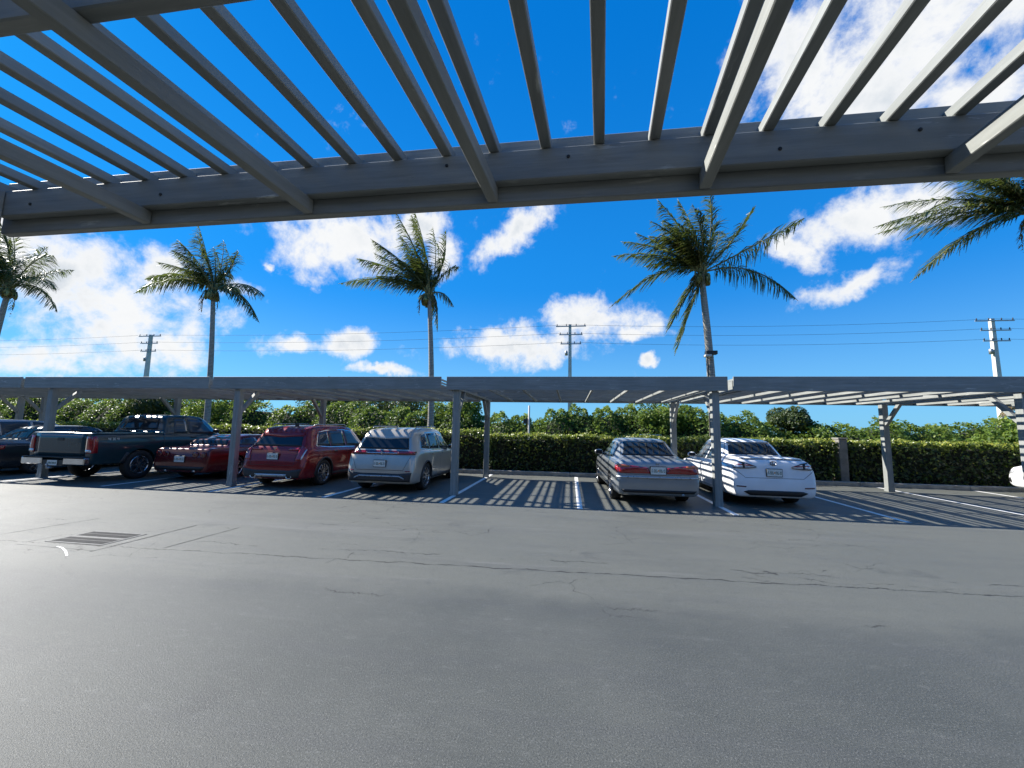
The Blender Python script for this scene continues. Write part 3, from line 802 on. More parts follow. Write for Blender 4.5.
ant = MB(); ant.bar((0, .85, 1.66), (0, .98, 1.69), .035, .08); ant.build('roof_antenna', M['black'], c.t)

# --- silver sedan
def sedan(name, loc, label, paint, L, W, H, deck=1.0, group=None, rz=0, wr=.315, cat='sedan'):
    w = W / 2
    st = [(0.00, .33, w * .84, .56, w * .74, .60), (.02, .27, w * .93, .60, w * .84, .70), (.05, .24, w * .955, .72, w * .86, .86 * deck), (.09, .23, w * .97, .84, w * .85, .95 * deck),
          (.18, .22, w * .985, .88, w * .84, .985 * deck), (.50, .21, w * .995, .90, w * .82, 1.0 * deck), (.80, .2, w, .90, w * .79, 1.01 * deck), (1.0, .2, w, .90, w * .73, 1.12), (1.30, .2, w, .90, w * .66, 1.30 * H / 1.42), (1.52, .2, w, .90, w * .645, H - .035),
          (1.9, .2, w, .90, w * .65, H), (2.4, .2, w, .90, w * .65, H), (2.75, .2, w, .89, w * .64, H - .06), (3.1, .2, w, .88, w * .68, 1.16), (3.38, .2, w * .99, .87, w * .76, .99), (3.7, .2, w * .985, .84, w * .78, .93),
          (4.3, .21, w * .95, .76, w * .72, .84), (L - .12, .23, w * .86, .64, w * .66, .72), (L, .28, w * .76, .5, w * .6, .56)]
    if L < 4.6:
        st = [(y if y < 3.5 else 3.5 + (y - 3.5) * (L - 3.5) / (4.7 - 3.5) if y < L - .13 else y, *r) for y, *r in st]
        st = sorted(st, key=lambda r: r[0])
    return Car(name, loc, label, L, W, st, (1.02, 1.02 + 2.7 * (L / 4.72)), wr, paint, cat, group, rz)
def sedan_sides(c, H, trim=None, body=None, hz=.82):
    for sd in (1, -1):
        c.patch('side_window', 'side', [(1.10, .97), (1.95, .95)], [(1.50, H - .12), (1.93, H - .10)], M['glassclear'], side=sd, n=8, m=6)
        c.patch('side_window', 'side', [(2.03, .95), (3.00, .94)], [(2.01, H - .10), (2.62, H - .13)], M['glassclear'], side=sd, n=8, m=6)
        c.seam('side', [(1.25, .92), (1.38, .70), (1.42, .30)], sd); c.seam('side', [(1.99, .93), (1.99, .30)], sd); c.seam('side', [(3.06, .92), (3.02, .30)], sd); c.seam('side', [(1.42, .30), (3.02, .30)], sd)
        if trim: c.seam('side', [(.75, .56), (4.0, .54)], sd, .035, 'side_moulding', trim, off=.012)
    c.patch('windscreen', 'front', [(-.66, 1.00), (.66, 1.00)], [(-.50, H - .09), (.50, H - .09)], M['glass'], n=16, m=8)
    c.mirror(2.92, .96, body); c.handle(1.55, hz, body); c.handle(2.2, hz, body)

SC = 1.0
P_sil = carpaint('silver_blue_grey_paint', (.27, .29, .30), .05, .3, .4)
c = sedan('sedan_car', (1.86, 9.16, 0), 'older silver grey sedan striped with slat shadows, right of the empty stall', P_sil, 4.72, 1.78, 1.42, rz=R(2.6))
c.patch('rear_window', 'rear', [(-.64, 1.03), (.64, 1.03)], [(-.53, 1.34), (.53, 1.34)], M['glass'], n=16, m=8)
for s in (1, -1):
    tl = c.patch('tail_light', 'rear', [(s * .16, .70), (s * .80, .70)], [(s * .20, .82), (s * .54, .86), (s * .85, .885)], M['redlens'], off=.012, n=16, m=5)
    c.patch('amber_section', 'rear', [(s * .60, .82), (s * .83, .83)], [(s * .58, .862), (s * .85, .885)], simple('amber_lens', (.5, .12, .03), .15, coat=1), off=.016, n=6, m=3, parent=tl)
    sl = c.patch('side_tail_lamp', 'side', [(.05, .70), (.20, .72)], [(.09, .84), (.30, .86)], M['redlens'], side=s, off=.01, n=6, m=4)
c.patch('bumper_moulding', 'rear', [(-.85, .60), (.85, .60)], [(-.85, .635), (.85, .635)], M['silverplastic'], off=.014, n=16, m=2)
c.patch('lower_valance', 'rear', [(-.72, .30), (.72, .30)], [(-.78, .36), (.78, .36)], M['black'], off=.01, n=14, m=3)
c.seam('rear', [(-.70, .90), (-.67, .68), (.67, .68), (.70, .90)], name='boot_seam')
c.plate(0, .765)
h = c.hit('rear', 0, .90)[0]; em = MB()
for a_, b_ in (((-.035, .03), (-.025, -.025)), ((.035, .03), (.025, -.025)), ((-.03, 0), (.03, 0))): em.bar((a_[0], 0, a_[1]), (b_[0], 0, b_[1]), .01, .008, (0, 1, 0))
eo = em.build('badge', M['chrome'], c.t); eo.location = (0, h.y - .014, .905)
sedan_sides(c, 1.42, M['cladding'], P_sil); c.add_wheels(spokes=7, rimr=.66)
ex = MB(); ex.tube([(.50, -.01, .27), (.50, .25, .27)], .028, 10); ex.build('exhaust_tip', M['steel'], c.t, smooth=True)

# --- white hatch-backed sedan
SC = .97
P_wht = carpaint('pearl_white_paint', (.80, .81, .82), 0, .3, 0, .03)
c = sedan('sedan_car', (4.36, 9.62, 0), 'white sedan with swept clear tail lights and ringed badge behind the post', P_wht, 4.70, 1.79, 1.50, deck=1.09)
c.patch('rear_window', 'rear', [(-.66, 1.12), (.66, 1.12)], [(-.53, 1.42), (.53, 1.42)], M['glass'], n=16, m=8)
c.patch('tail_spoiler', 'rear', [(-.76, 1.045), (0, 1.06), (.76, 1.045)], [(-.74, 1.075), (0, 1.085), (.74, 1.075)], P_wht, off=.03, n=16, m=3, thick=.05)
for s in (1, -1):
    tl = c.patch('tail_light', 'rear', [(s * .36, .885), (s * .55, .865), (s * .86, .86)], [(s * .36, .905), (s * .60, .985), (s * .86, 1.03)], M['clearlens'], off=.012, n=12, m=6)
    c.patch('lens_strip', 'rear', [(s * .42, .915), (s * .84, .935)], [(s * .44, .935), (s * .84, .955)], M['redlens'], off=.018, n=8, m=2, parent=tl)
    c.patch('lens_outline', 'rear', [(s * .36, .88), (s * .55, .857), (s * .86, .852)], [(s * .36, .89), (s * .55, .872), (s * .86, .868)], M['black'], off=.018, n=10, m=2, parent=tl)
    c.patch('lens_outline', 'rear', [(s * .36, .90), (s * .60, .972), (s * .86, 1.018)], [(s * .36, .91), (s * .60, .99), (s * .86, 1.034)], M['black'], off=.019, n=10, m=2, parent=tl)
    c.patch('lens_bar', 'rear', [(s * .60, .875), (s * .635, .875)], [(s * .60, .98), (s * .66, .985)], M['black'], off=.019, n=3, m=4, parent=tl)
    c.patch('bumper_reflector', 'rear', [(s * .60, .45), (s * .80, .46)], [(s * .60, .475), (s * .80, .485)], M['darklens'], off=.01, n=5, m=2)
c.patch('lower_diffuser', 'rear', [(-.52, .28), (.52, .28)], [(-.66, .355), (-.55, .39), (.55, .39), (.66, .355)], M['black'], off=.012, n=14, m=4)
c.seam('rear', [(-.82, .84), (-.60, .66), (.60, .66), (.82, .84)], name='tailgate_seam')
c.plate(0, .78)
h = c.hit('rear', 0, .985)[0]
em = MB(); rg = [(math.cos(a) * .062, 0, math.sin(a) * .045) for a in [2 * math.pi * i / 24 for i in range(25)]]; em.tube(rg, .008, 6, cap=False)
em.bar((-.012, 0, .035), (-.022, 0, -.022), .012, .012, (0, 1, 0)); em.bar((-.024, 0, -.022), (.035, 0, -.022), .012, .012, (0, 1, 0))
eo = em.build('badge', M['rimdark'], c.t, smooth=False); eo.location = (0, h.y - .02, .985)
sedan_sides(c, 1.50, None, P_wht, .86); c.add_wheels(spokes=10, rimr=.68)

# --- dark red coupe
SC = 1.0
P_mar = carpaint('dark_red_paint', (.11, .006, .009), .0, .25, .2)
c = sedan('coupe_car', (-10.72, 10.02, 0), 'low dark red coupe with round tail lights beside the teal pickup', P_mar, 4.5, 1.80, 1.27, deck=.92, cat='coupe')
c.patch('rear_window', 'rear', [(-.62, .97), (.62, .97)], [(-.50, 1.20), (.50, 1.20)], M['glass'], n=16, m=8)
for s in (1, -1):
    for xx in (.46, .70):
        h = c.hit('rear', s * xx, .72)[0]
        m = MB(); m.lathe([(0, .085), (.018, .08), (.022, .05), (.018, .02)], (s * xx, h.y - .003, .72), (0, -1, 0), 20); tl = m.build('tail_light', M['darklens'], c.t, smooth=True)
        m = MB(); m.lathe([(0, .095), (.012, .095), (.014, .085), (0, .084)], (s * xx, h.y, .72), (0, -1, 0), 20, closed=True); m.build('lamp_ring', P_mar, tl, smooth=True)
    ex = MB(); ex.tube([(s * .45, .0, .28), (s * .45, .3, .28)], .04, 12); ex.build('exhaust_tip', M['chrome'], c.t, smooth=True)
c.patch('lower_valance', 'rear', [(-.70, .30), (.70, .30)], [(-.78, .40), (.78, .40)], M['black'], off=.01, n=14, m=3)
c.plate(0, .60); c.seam('rear', [(-.72, .80), (-.30, .54), (.30, .54), (.72, .80)], name='boot_seam')
sedan_sides(c, 1.27, None, P_mar, .78); c.add_wheels(spokes=5, rimr=.70)

# --- dark sedan left of the pickup, and the grey one beyond it
P_dk = carpaint('dark_blue_black_paint', (.02, .026, .034), .05, .25, .3)
c = sedan('sedan_car', (-16.85, 9.3, 0), 'black blue sedan at the left edge, half hidden by the teal pickup', P_dk, 4.72, 1.83, 1.44)
c.patch('rear_window', 'rear', [(-.64, 1.03), (.64, 1.03)], [(-.53, 1.34), (.53, 1.34)], M['glass'], n=16, m=8)
for s in (1, -1):
    c.patch('tail_light', 'rear', [(s * .5, .74), (s * .85, .74)], [(s * .5, .88), (s * .85, .88)], M['redlens'], off=.01, n=8, m=5)
    c.patch('side_tail_lamp', 'side', [(.05, .74), (.24, .76)], [(.09, .86), (.30, .88)], M['redlens'], side=s, off=.01, n=6, m=4)
sedan_sides(c, 1.44, None, P_dk); c.plate(0, .70); c.add_wheels(spokes=8, rimr=.68)
P_gr = carpaint('pale_grey_paint', (.34, .36, .38), .05, .3, .5)
c = suv('crossover_car', (-19.2, 9.6, 0), 'pale grey crossover at the far left edge beyond the dark sedan', P_gr, dict(L=4.6, W=1.86, H=1.62, wb=2.7))
c.patch('rear_window', 'rear', [(-.60, 1.10), (.60, 1.10)], [(-.56, 1.42), (.56, 1.42)], M['glass'], n=16, m=8)
for s in (1, -1): c.patch('tail_light', 'rear', [(s * .66, .78), (s * .84, .80)], [(s * .66, 1.0), (s * .86, 1.0)], M['redlens'], off=.012, n=5, m=6)
suv_sides(c, None, M['cladding'], 1.03); c.plate(0, .75); c.add_wheels(spokes=10)

# --- white car at the right edge
c = sedan('sedan_car', (13.3, 9.35, 0), 'white car at the right edge, mostly hidden behind the last post', P_wht, 4.6, 1.80, 1.44)
c.patch('rear_window', 'rear', [(-.64, 1.03), (.64, 1.03)], [(-.53, 1.34), (.53, 1.34)], M['glass'], n=16, m=8)
for s in (1, -1):
    c.patch('tail_light', 'rear', [(s * .5, .74), (s * .85, .74)], [(s * .5, .88), (s * .85, .88)], M['redlens'], off=.01, n=8, m=5)
    c.patch('headlight', 'side', [(4.28, .60), (4.50, .58)], [(4.22, .70), (4.46, .66)], M['clearlens'], side=s, off=.008, n=6, m=4)
    c.patch('front_bumper_vent', 'side', [(4.36, .34), (4.52, .36)], [(4.38, .48), (4.54, .46)], M['black'], side=s, off=.008, n=5, m=4)
sedan_sides(c, 1.44, None, P_wht); c.plate(0, .70); c.add_wheels(spokes=8, rimr=.68)

# --- teal pickup
SC = .97
P_teal = carpaint('dark_teal_paint', (.012, .036, .046), .0, .22, .0)
def pickup(loc):
    L, W = 5.75, 2.03; w = W / 2
    st = [(0.00, .52, w * .965, 1.26, w * .93, 1.325), (.03, .48, w * .985, 1.28, w * .95, 1.345), (.4, .46, w, 1.28, w * .95, 1.35), (1.2, .45, w, 1.28, w * .95, 1.35), (1.92, .45, w, 1.28, w * .95, 1.35),
          (1.97, .45, w, 1.27, w * .90, 1.40), (2.10, .44, w, 1.26, w * .79, 1.80), (2.22, .44, w, 1.26, w * .755, 1.88), (2.8, .44, w, 1.25, w * .75, 1.905), (3.3, .44, w, 1.24, w * .74, 1.88), (3.62, .44, w, 1.23, w * .72, 1.76), (4.0, .44, w, 1.20, w * .77, 1.42), (4.2, .44, w, 1.18, w * .84, 1.25),
          (4.6, .44, w, 1.13, w * .86, 1.20), (5.3, .44, w * .98, 1.06, w * .84, 1.13), (5.65, .46, w * .93, .95, w * .8, 1.03), (L, .5, w * .85, .8, w * .74, .88)]
    return Car('pickup_truck', loc, 'dark teal pickup truck with chrome rear bumper and tall red tail lights', L, W, st, (1.28, 4.72), .41, P_teal, 'pickup truck')
c = pickup((-13.12, 8.92, 0))
# hollow the load bed
cm = MB(); cm.box(-.86, .86, .07, 1.86, .85, 1.8); cc = cm.build('cutter', M['black'], c.t)
md = c.body.modifiers.new('b', 'BOOLEAN'); md.object = cc; md.operation = 'DIFFERENCE'; md.solver = 'EXACT'; bpy.context.view_layer.update()
me = bpy.data.meshes.new_from_object(c.body.evaluated_get(bpy.context.evaluated_depsgraph_get())); c.body.modifiers.clear(); c.body.data = me; bpy.data.objects.remove(cc, do_unlink=True)
lin = MB(); lin.box(-.855, .855, .075, 1.855, .853, .865); lin.build('bed_liner', M['black'], c.t)
c.patch('rear_window', 'rear', [(-.66, 1.43), (.66, 1.43)], [(-.60, 1.80), (.60, 1.80)], M['glass'], n=14, m=8)
tg = c.patch('tailgate', 'rear', [(-.80, .72), (.80, .72)], [(-.80, 1.30), (.80, 1.30)], P_teal, off=.012, n=12, m=6)
th = MB(); th.box(-.10, .10, -.022, -.012, 1.12, 1.20, .004); th.build('handle', M['black'], tg)
for s in (1, -1):
    tl = c.patch('tail_light', 'rear', [(s * .825, .80), (s * .985, .80)], [(s * .825, 1.24), (s * .975, 1.24)], M['redlens'], off=.018, n=5, m=8)
    c.patch('side_tail_lamp', 'side', [(.02, .80), (.14, .80)], [(.02, 1.24), (.12, 1.24)], M['redlens'], side=s, off=.008, n=4, m=6, parent=tl)
    c.patch('reverse_lens', 'rear', [(s * .83, .82), (s * .975, .82)], [(s * .83, .89), (s * .975, .89)], M['clearlens'], off=.024, n=4, m=3, parent=tl)
bp = MB()
bp.box(-1.0, -.34, -.15, -.005, .50, .68, .02); bo = bp.build('rear_bumper', M['chrome'], c.t)
bp = MB(); bp.box(.34, 1.0, -.15, -.005, .50, .68, .02); bp.build('bumper_corner', M['chrome'], bo)
b2 = MB(); b2.box(-.335, .335, -.13, -.006, .47, .62, .01); b2.build('bumper_centre', M['black'], bo)
b3 = MB(); b3.box(-.98, .98, -.155, -.004, .682, .70, .004); b3.build('step_pad', M['black'], bo)
hb = MB(); hb.tube([(0, -.10, .42), (0, -.24, .42)], .03, 10); bm = bmesh.new(); bmesh.ops.create_uvsphere(bm, u_segments=12, v_segments=8, radius=.03)
for v in bm.verts: v.co += Vector((0, -.24, .50))
hb.addbm(bm); hb.tube([(0, -.24, .42), (0, -.24, .49)], .016, 8); hb.build('tow_hitch', M['steel'], bo, smooth=True)
# plate in the bumper centre
p = MB(); p.box(-.155, .155, -.142, -.135, .48, .61); po_ = p.build('licence_plate', M['plate'], bo)
q = MB()
for i in range(6): q.box(-.125 + .045 * i, -.10 + .045 * i, -.145, -.1425, .515, .57)
q.build('plate_characters', M['platetext'], po_)
for sd in (1, -1):
    c.patch('side_window', 'side', [(2.28, 1.31), (2.74, 1.30)], [(2.36, 1.75), (2.74, 1.77)], M['glassclear'], side=sd, n=6, m=6)
    c.patch('side_window', 'side', [(2.82, 1.30), (3.86, 1.28)], [(2.82, 1.77), (3.46, 1.72)], M['glassclear'], side=sd, n=8, m=6)
    c.seam('side', [(2.2, 1.80), (2.18, 1.3), (2.18, .52)], sd); c.seam('side', [(2.78, 1.80), (2.78, .52)], sd); c.seam('side', [(3.92, 1.3), (3.9, .52)], sd)
    c.seam('side', [(1.94, 1.33), (1.94, .5)], sd, .018); c.patch('wheel_arch_trim', 'side', [(.70, .47), (.86, .47)], [(.86, .80), (.95, .76)], M['cladding'], side=sd, n=3, m=5, off=.012)
    # small pale lettering on the rear flank: 4X4
    for i, ch in enumerate(('4', 'X', '4')):
        y0 = .62 - .11 * i if sd < 0 else .40 + .11 * i; h = c.hit('side', y0, 1.17, sd)[0]; xx = h.x + sd * .006; m = MB()
        f = 1 if sd > 0 else -1
        def st_(a, b): m.bar((xx, y0 + f * a[0], 1.17 + a[1]), (xx, y0 + f * b[0], 1.17 + b[1]), .018, .006, (sd, 0, 0))
        if ch == '4': st_((-.03, .03), (-.03, -.003)); st_((-.03, -.003), (.03, -.003)); st_((.015, .03), (.015, -.03))
        else: st_((-.03, .03), (.03, -.03)); st_((.03, .03), (-.03, -.03))
        m.build('decal', M['plate'], c.t)
c.patch('windscreen', 'front', [(-.72, 1.34), (.72, 1.34)], [(-.62, 1.80), (.62, 1.80)], M['glass'], n=16, m=8)
c.mirror(3.78, 1.34, M['black']); c.handle(2.93, 1.18, M['black']); c.add_wheels(spokes=6, rimr=.62)
cl = MB(); cl.box(-.2, .2, 2.2, 2.215, 1.885, 1.905, .004); cl.build('third_brake_light', M['darklens'], c.t)

# ------------------------------------------------------------------ clipped hedge, pillar, cabinet
def hedge(x0, x1, y0, y1, h, label, dens=210):
    t = empty('hedge', ((x0 + x1) / 2, (y0 + y1) / 2, .03), label, 'hedge', 'clipped hedges behind the kerb')
    ox, oy = t.location.x, t.location.y
    core = MB(); core.box(x0 + .10 - ox, x1 - .10 - ox, y0 + .14 - oy, y1 - .12 - oy, 0, h - .15, .05); core.build('inner_branches', M['hedgecore'], t)
    nf = int((x1 - x0) * h * dens); nt_ = int((x1 - x0) * (y1 - y0) * dens * 1.0); ne = int((y1 - y0) * h * dens)
    P = []; N = []; T = []
    def wob(x, z): return .045 * np.sin(x * 2.1 + z) + .03 * np.sin(x * 5.3 + 2 * z) + .03 * np.sin(z * 6 + x)
    xs = nrs.uniform(x0, x1, nf); zs = nrs.uniform(.02, h, nf) ; ys = y0 + wob(xs, zs) + nrs.exponential(.05, nf)
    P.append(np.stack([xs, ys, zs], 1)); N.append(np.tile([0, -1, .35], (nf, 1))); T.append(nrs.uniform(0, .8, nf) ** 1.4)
    xs = nrs.uniform(x0, x1, nf // 3); zs = nrs.uniform(.3, h, nf // 3); ys = y1 - nrs.exponential(.05, nf // 3)
    P.append(np.stack([xs, ys, zs], 1)); N.append(np.tile([0, 1, .3], (len(xs), 1))); T.append(nrs.uniform(0, .8, len(xs)))
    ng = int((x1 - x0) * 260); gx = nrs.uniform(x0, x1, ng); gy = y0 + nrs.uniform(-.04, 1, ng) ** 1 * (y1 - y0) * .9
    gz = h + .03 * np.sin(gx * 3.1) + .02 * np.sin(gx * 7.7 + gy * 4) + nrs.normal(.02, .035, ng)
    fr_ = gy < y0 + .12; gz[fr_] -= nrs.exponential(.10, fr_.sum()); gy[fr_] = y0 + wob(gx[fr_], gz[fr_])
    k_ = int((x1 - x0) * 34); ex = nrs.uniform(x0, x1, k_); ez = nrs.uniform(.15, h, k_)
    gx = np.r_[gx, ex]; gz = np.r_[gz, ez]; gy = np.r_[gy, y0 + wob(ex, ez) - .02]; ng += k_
    leaves('sunlit_tint_leaves', np.stack([gx - ox, gy - oy, gz], 1), np.tile([-.5, -.4, .8], (ng, 1)).astype(float), .06, M['hedgetop'], 1.6, .6, t)  # leaves coloured as if sunlit: top, upper front edge, scattered glints
    xs = nrs.uniform(x0, x1, nt_); ys = nrs.uniform(y0, y1, nt_); zs = h + .03 * np.sin(xs * 3.1) + .02 * np.sin(xs * 7.7 + ys * 4) - nrs.exponential(.04, nt_) + nrs.exponential(.012, nt_)
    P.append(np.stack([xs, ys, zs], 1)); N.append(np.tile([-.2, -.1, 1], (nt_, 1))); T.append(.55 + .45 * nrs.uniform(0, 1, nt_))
    for xe, s in ((x0, -1), (x1, 1)):
        ys = nrs.uniform(y0, y1, ne); zs = nrs.uniform(.02, h, ne); P.append(np.stack([xe - s * nrs.exponential(.05, ne), ys, zs], 1)); N.append(np.tile([s, 0, .3], (ne, 1))); T.append(nrs.uniform(0, .8, ne))
    P = np.concatenate(P) - np.array([ox, oy, 0]); N = np.concatenate(N).astype(float); T = np.concatenate(T)
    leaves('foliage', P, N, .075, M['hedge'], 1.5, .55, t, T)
hedge(-30, -3.15, 14.75, 15.75, 1.44, 'taller clipped hedge running left behind the parked crossovers', 150)
hedge(-2.95, 8.62, 14.75, 15.75, 1.33, 'clipped hedge across the end of the empty stall', 230)
hedge(9.02, 20, 14.75, 15.75, 1.33, 'clipped hedge right of the stucco pillar', 230)
m = MB(); m.box(-.13, .13, -.16, .16, 0, 1.42, .015); m.box(-.15, .15, -.18, .18, 1.422, 1.47, .01)
o = m.build('pillar', M['stucco']); o.location = (8.82, 14.95, .03); tag(o, 'short grey brown stucco pillar between two hedges', 'pillar')
m = MB(); m.box(-.34, .34, -.22, .22, .0, 1.40, .02); m.box(-.36, .36, -.24, .24, 1.402, 1.45, .015)
o = m.build('utility_cabinet', M['cabinet']); o.location = (3.0, 16.05, .03); tag(o, 'cream utility cabinet showing just above the hedge behind the silver sedan', 'cabinet')

# ------------------------------------------------------------------ far vegetation
def profile(x):
    """height of the thicket's top along the row"""
    return (2.62 + .22 * np.sin(x * .31) + .16 * np.sin(x * .83 + 1) + .16 * np.sin(x * 1.9 + 2) - .45 / (1 + np.exp(-(x - 7.2) * .8)) + .35 * np.exp(-((x + 33) / 9) ** 2)
            - .10 * np.exp(-((x + 2.5) / 2.0) ** 2))
def thicket():
    n = 110000
    xs = nrs.uniform(-75, 60, n); u = nrs.uniform(0, 1, n) ** .8
    top = profile(xs) + .18 * np.sin(xs * 4.1) + .12 * np.sin(xs * 9.3)
    front = 22.3 + .5 * np.sin(xs * .7) + .35 * np.sin(xs * 2.3 + 1)
    ang = u * math.pi * .5
    ys = front + 2.2 * (1 - np.cos(ang)) + nrs.normal(0, .15, n); zs = .15 + (top - .15) * np.sin(ang) ** .7 + nrs.normal(0, .06, n)
    lump = nrs.normal(0, 1, n)
    N = np.stack([.4 * np.cos(xs * 4.1), -np.cos(ang), np.sin(ang) + .25], 1)
    P = np.stack([xs, ys, zs], 1)
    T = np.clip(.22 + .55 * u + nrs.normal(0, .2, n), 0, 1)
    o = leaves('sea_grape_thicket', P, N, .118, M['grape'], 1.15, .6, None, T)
    tag(o, kind='stuff')
    o['label'] = 'dense mass of sea grape bushes behind the clipped hedges'; o['category'] = 'bushes'
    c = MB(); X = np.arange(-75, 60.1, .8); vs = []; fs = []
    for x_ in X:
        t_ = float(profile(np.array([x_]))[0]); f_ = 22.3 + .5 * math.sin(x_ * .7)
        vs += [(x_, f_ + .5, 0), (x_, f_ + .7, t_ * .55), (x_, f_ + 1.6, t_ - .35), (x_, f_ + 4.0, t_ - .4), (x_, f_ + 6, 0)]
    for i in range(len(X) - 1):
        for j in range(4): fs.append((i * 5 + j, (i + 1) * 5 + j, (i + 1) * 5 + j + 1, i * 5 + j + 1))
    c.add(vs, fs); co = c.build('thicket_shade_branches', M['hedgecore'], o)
thicket()

def bush_tree(x, y, h, r, label, mat, n=9000, trunk=True, sq=.75, name='broadleaf_tree', leaf=.095, group='trees and bushes beyond the hedge'):
    t = empty(name, (x, y, 0), label, 'tree', group)
    # limbs
    rr = random.Random(int(x * 31 + y * 7)); tips = []
    cz = h - r * sq
    m = MB()
    m.tube([(0, 0, 0), (.05 * r, 0, cz * .5), (0, 0.03, cz)], [r * .09, r * .07, r * .05], 8)
    lumps = []
    for k in range(11):
        a = rr.uniform(0, 6.28); e = rr.uniform(-.35, 1.0); d = rr.uniform(.45, .78) * r
        c_ = Vector((math.cos(a) * math.cos(e) * d, math.sin(a) * math.cos(e) * d, cz + math.sin(e) * d * sq))
        m.tube([(0, 0, cz * rr.uniform(.5, .95)), c_ * .5 + Vector((0, 0, cz * .5)), c_], [r * .04, r * .025, r * .01], 6)
        lumps.append((c_, r * rr.uniform(.32, .5)))
    m.build('trunk', M['trunk'], t, smooth=True)
    P = []; N = []; T = []
    for c_, lr in lumps:
        k = int(n / len(lumps)); d = unit(nrs.normal(0, 1, (k, 3))); rad = lr * nrs.uniform(.55, 1.08, k) ** .5
        d[:, 2] *= .85
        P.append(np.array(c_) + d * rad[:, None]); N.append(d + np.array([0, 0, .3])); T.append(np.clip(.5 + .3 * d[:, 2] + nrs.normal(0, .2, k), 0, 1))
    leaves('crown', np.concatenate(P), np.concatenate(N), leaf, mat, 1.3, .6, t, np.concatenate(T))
    return t
bush_tree(-27.5, 24.2, 4.1, 2.2, 'dark spreading tree beyond the hedge above the pickup cab', M['dark_leaf'])
bush_tree(-22.6, 24.0, 4.3, 2.3, 'rounded bush beyond the hedge above the dark red coupe', M['grape'])
bush_tree(-17.2, 27.0, 5.0, 2.6, 'dark evergreen beyond the hedge behind the red crossover', M['dark_leaf'])
bush_tree(-12.6, 27.5, 4.6, 2.6, 'dark evergreen beyond the hedge behind the champagne crossover', M['dark_leaf'])
bush_tree(-40, 26, 4.6, 2.7, 'dark tree beyond the hedge at the far left', M['dark_leaf'])
bush_tree(4.8, 24.0, 3.5, 1.9, 'leafy bush above the hedge behind the silver sedan', M['grape'])
bush_tree(-7.4, 25.0, 3.75, 2.0, 'bright bush just left of the two middle posts', M['grape'])
bush_tree(12.1, 24.8, 3.0, 1.25, 'small round dark tree on the skyline right of the white sedan', M['dark_leaf'])
bush_tree(18.3, 20.3, 2.35, 1.5, 'bright bush behind the hedge at the right edge', M['grape'])
bush_tree(25.5, 24.6, 3.0, 1.8, 'tangled bush behind the hedge under the right utility pole', M['grape'])
# ------------------------------------------------------------------ palms
def frond(P0, P1, P2, L, lf=.62, npair=44, dens=1.0, dead=False):
    """rachis is a quadratic arc; leaflets hang from both sides. returns vertex/face arrays"""
    V = []; F = []; Rv = []
    P0, P1, P2 = (np.array(p, float) for p in (P0, P1, P2))
    wind = np.array([-.45, 0, 0])
    def pt(t): return (1 - t) ** 2 * P0 + 2 * t * (1 - t) * P1 + t * t * P2
    def tg(t): d = 2 * (1 - t) * (P1 - P0) + 2 * t * (P2 - P1); return d / np.linalg.norm(d)
    fr = rnd.uniform(-.12, .12)
    for i in range(npair):
        t = .12 + .88 * (i + rnd.uniform(-.3, .3)) / npair
        t = min(t, .995)
        o = pt(t); d = tg(t)
        side = np.cross(d, [0, 0, 1]); nl = np.linalg.norm(side); side = side / nl if nl > .15 else np.array([0, 1., 0])
        ln = lf * (math.sin(math.pi * min(1, (t * .92 + .10))) ** .6) * rnd.uniform(.8, 1.1) * (1.0 if t < .9 else .8)
        for s in (-1, 1):
            if rnd.random() > dens: continue
            v = side * s * rnd.uniform(.55, .85) + d * rnd.uniform(.55, .85) + np.array([0, 0, rnd.uniform(-.55, .05)]) + wind * rnd.uniform(.4, 1.0)
            v /= np.linalg.norm(v)
            g_ = np.array([0, 0, -1]) * rnd.uniform(.45, 1.1) + wind * .6
            mid = o + v * ln * .5 + g_ * ln * .06
            v2 = v + g_ * 1.05; v2 /= np.linalg.norm(v2); tip = mid + v2 * ln * .5
            wv = np.cross(v, np.array([rnd.gauss(0, .5), rnd.gauss(0, .5), 1])); wv /= max(1e-6, np.linalg.norm(wv)); ww = .021 * rnd.uniform(.8, 1.2)
            k = len(V)
            V += [o - wv * ww * .6, o + wv * ww * .6, mid + wv * ww, mid - wv * ww, tip + wv * ww * .25, tip - wv * ww * .25]
            F += [(k, k + 1, k + 2, k + 3), (k + 3, k + 2, k + 4, k + 5)]
            rv = min(1, max(0, rnd.gauss(.42, .22) + fr)) if not dead else rnd.random(); Rv += [rv, min(1, rv + .12)]
    rp = [pt(i / 12) for i in range(13)]
    return V, F, Rv, rp

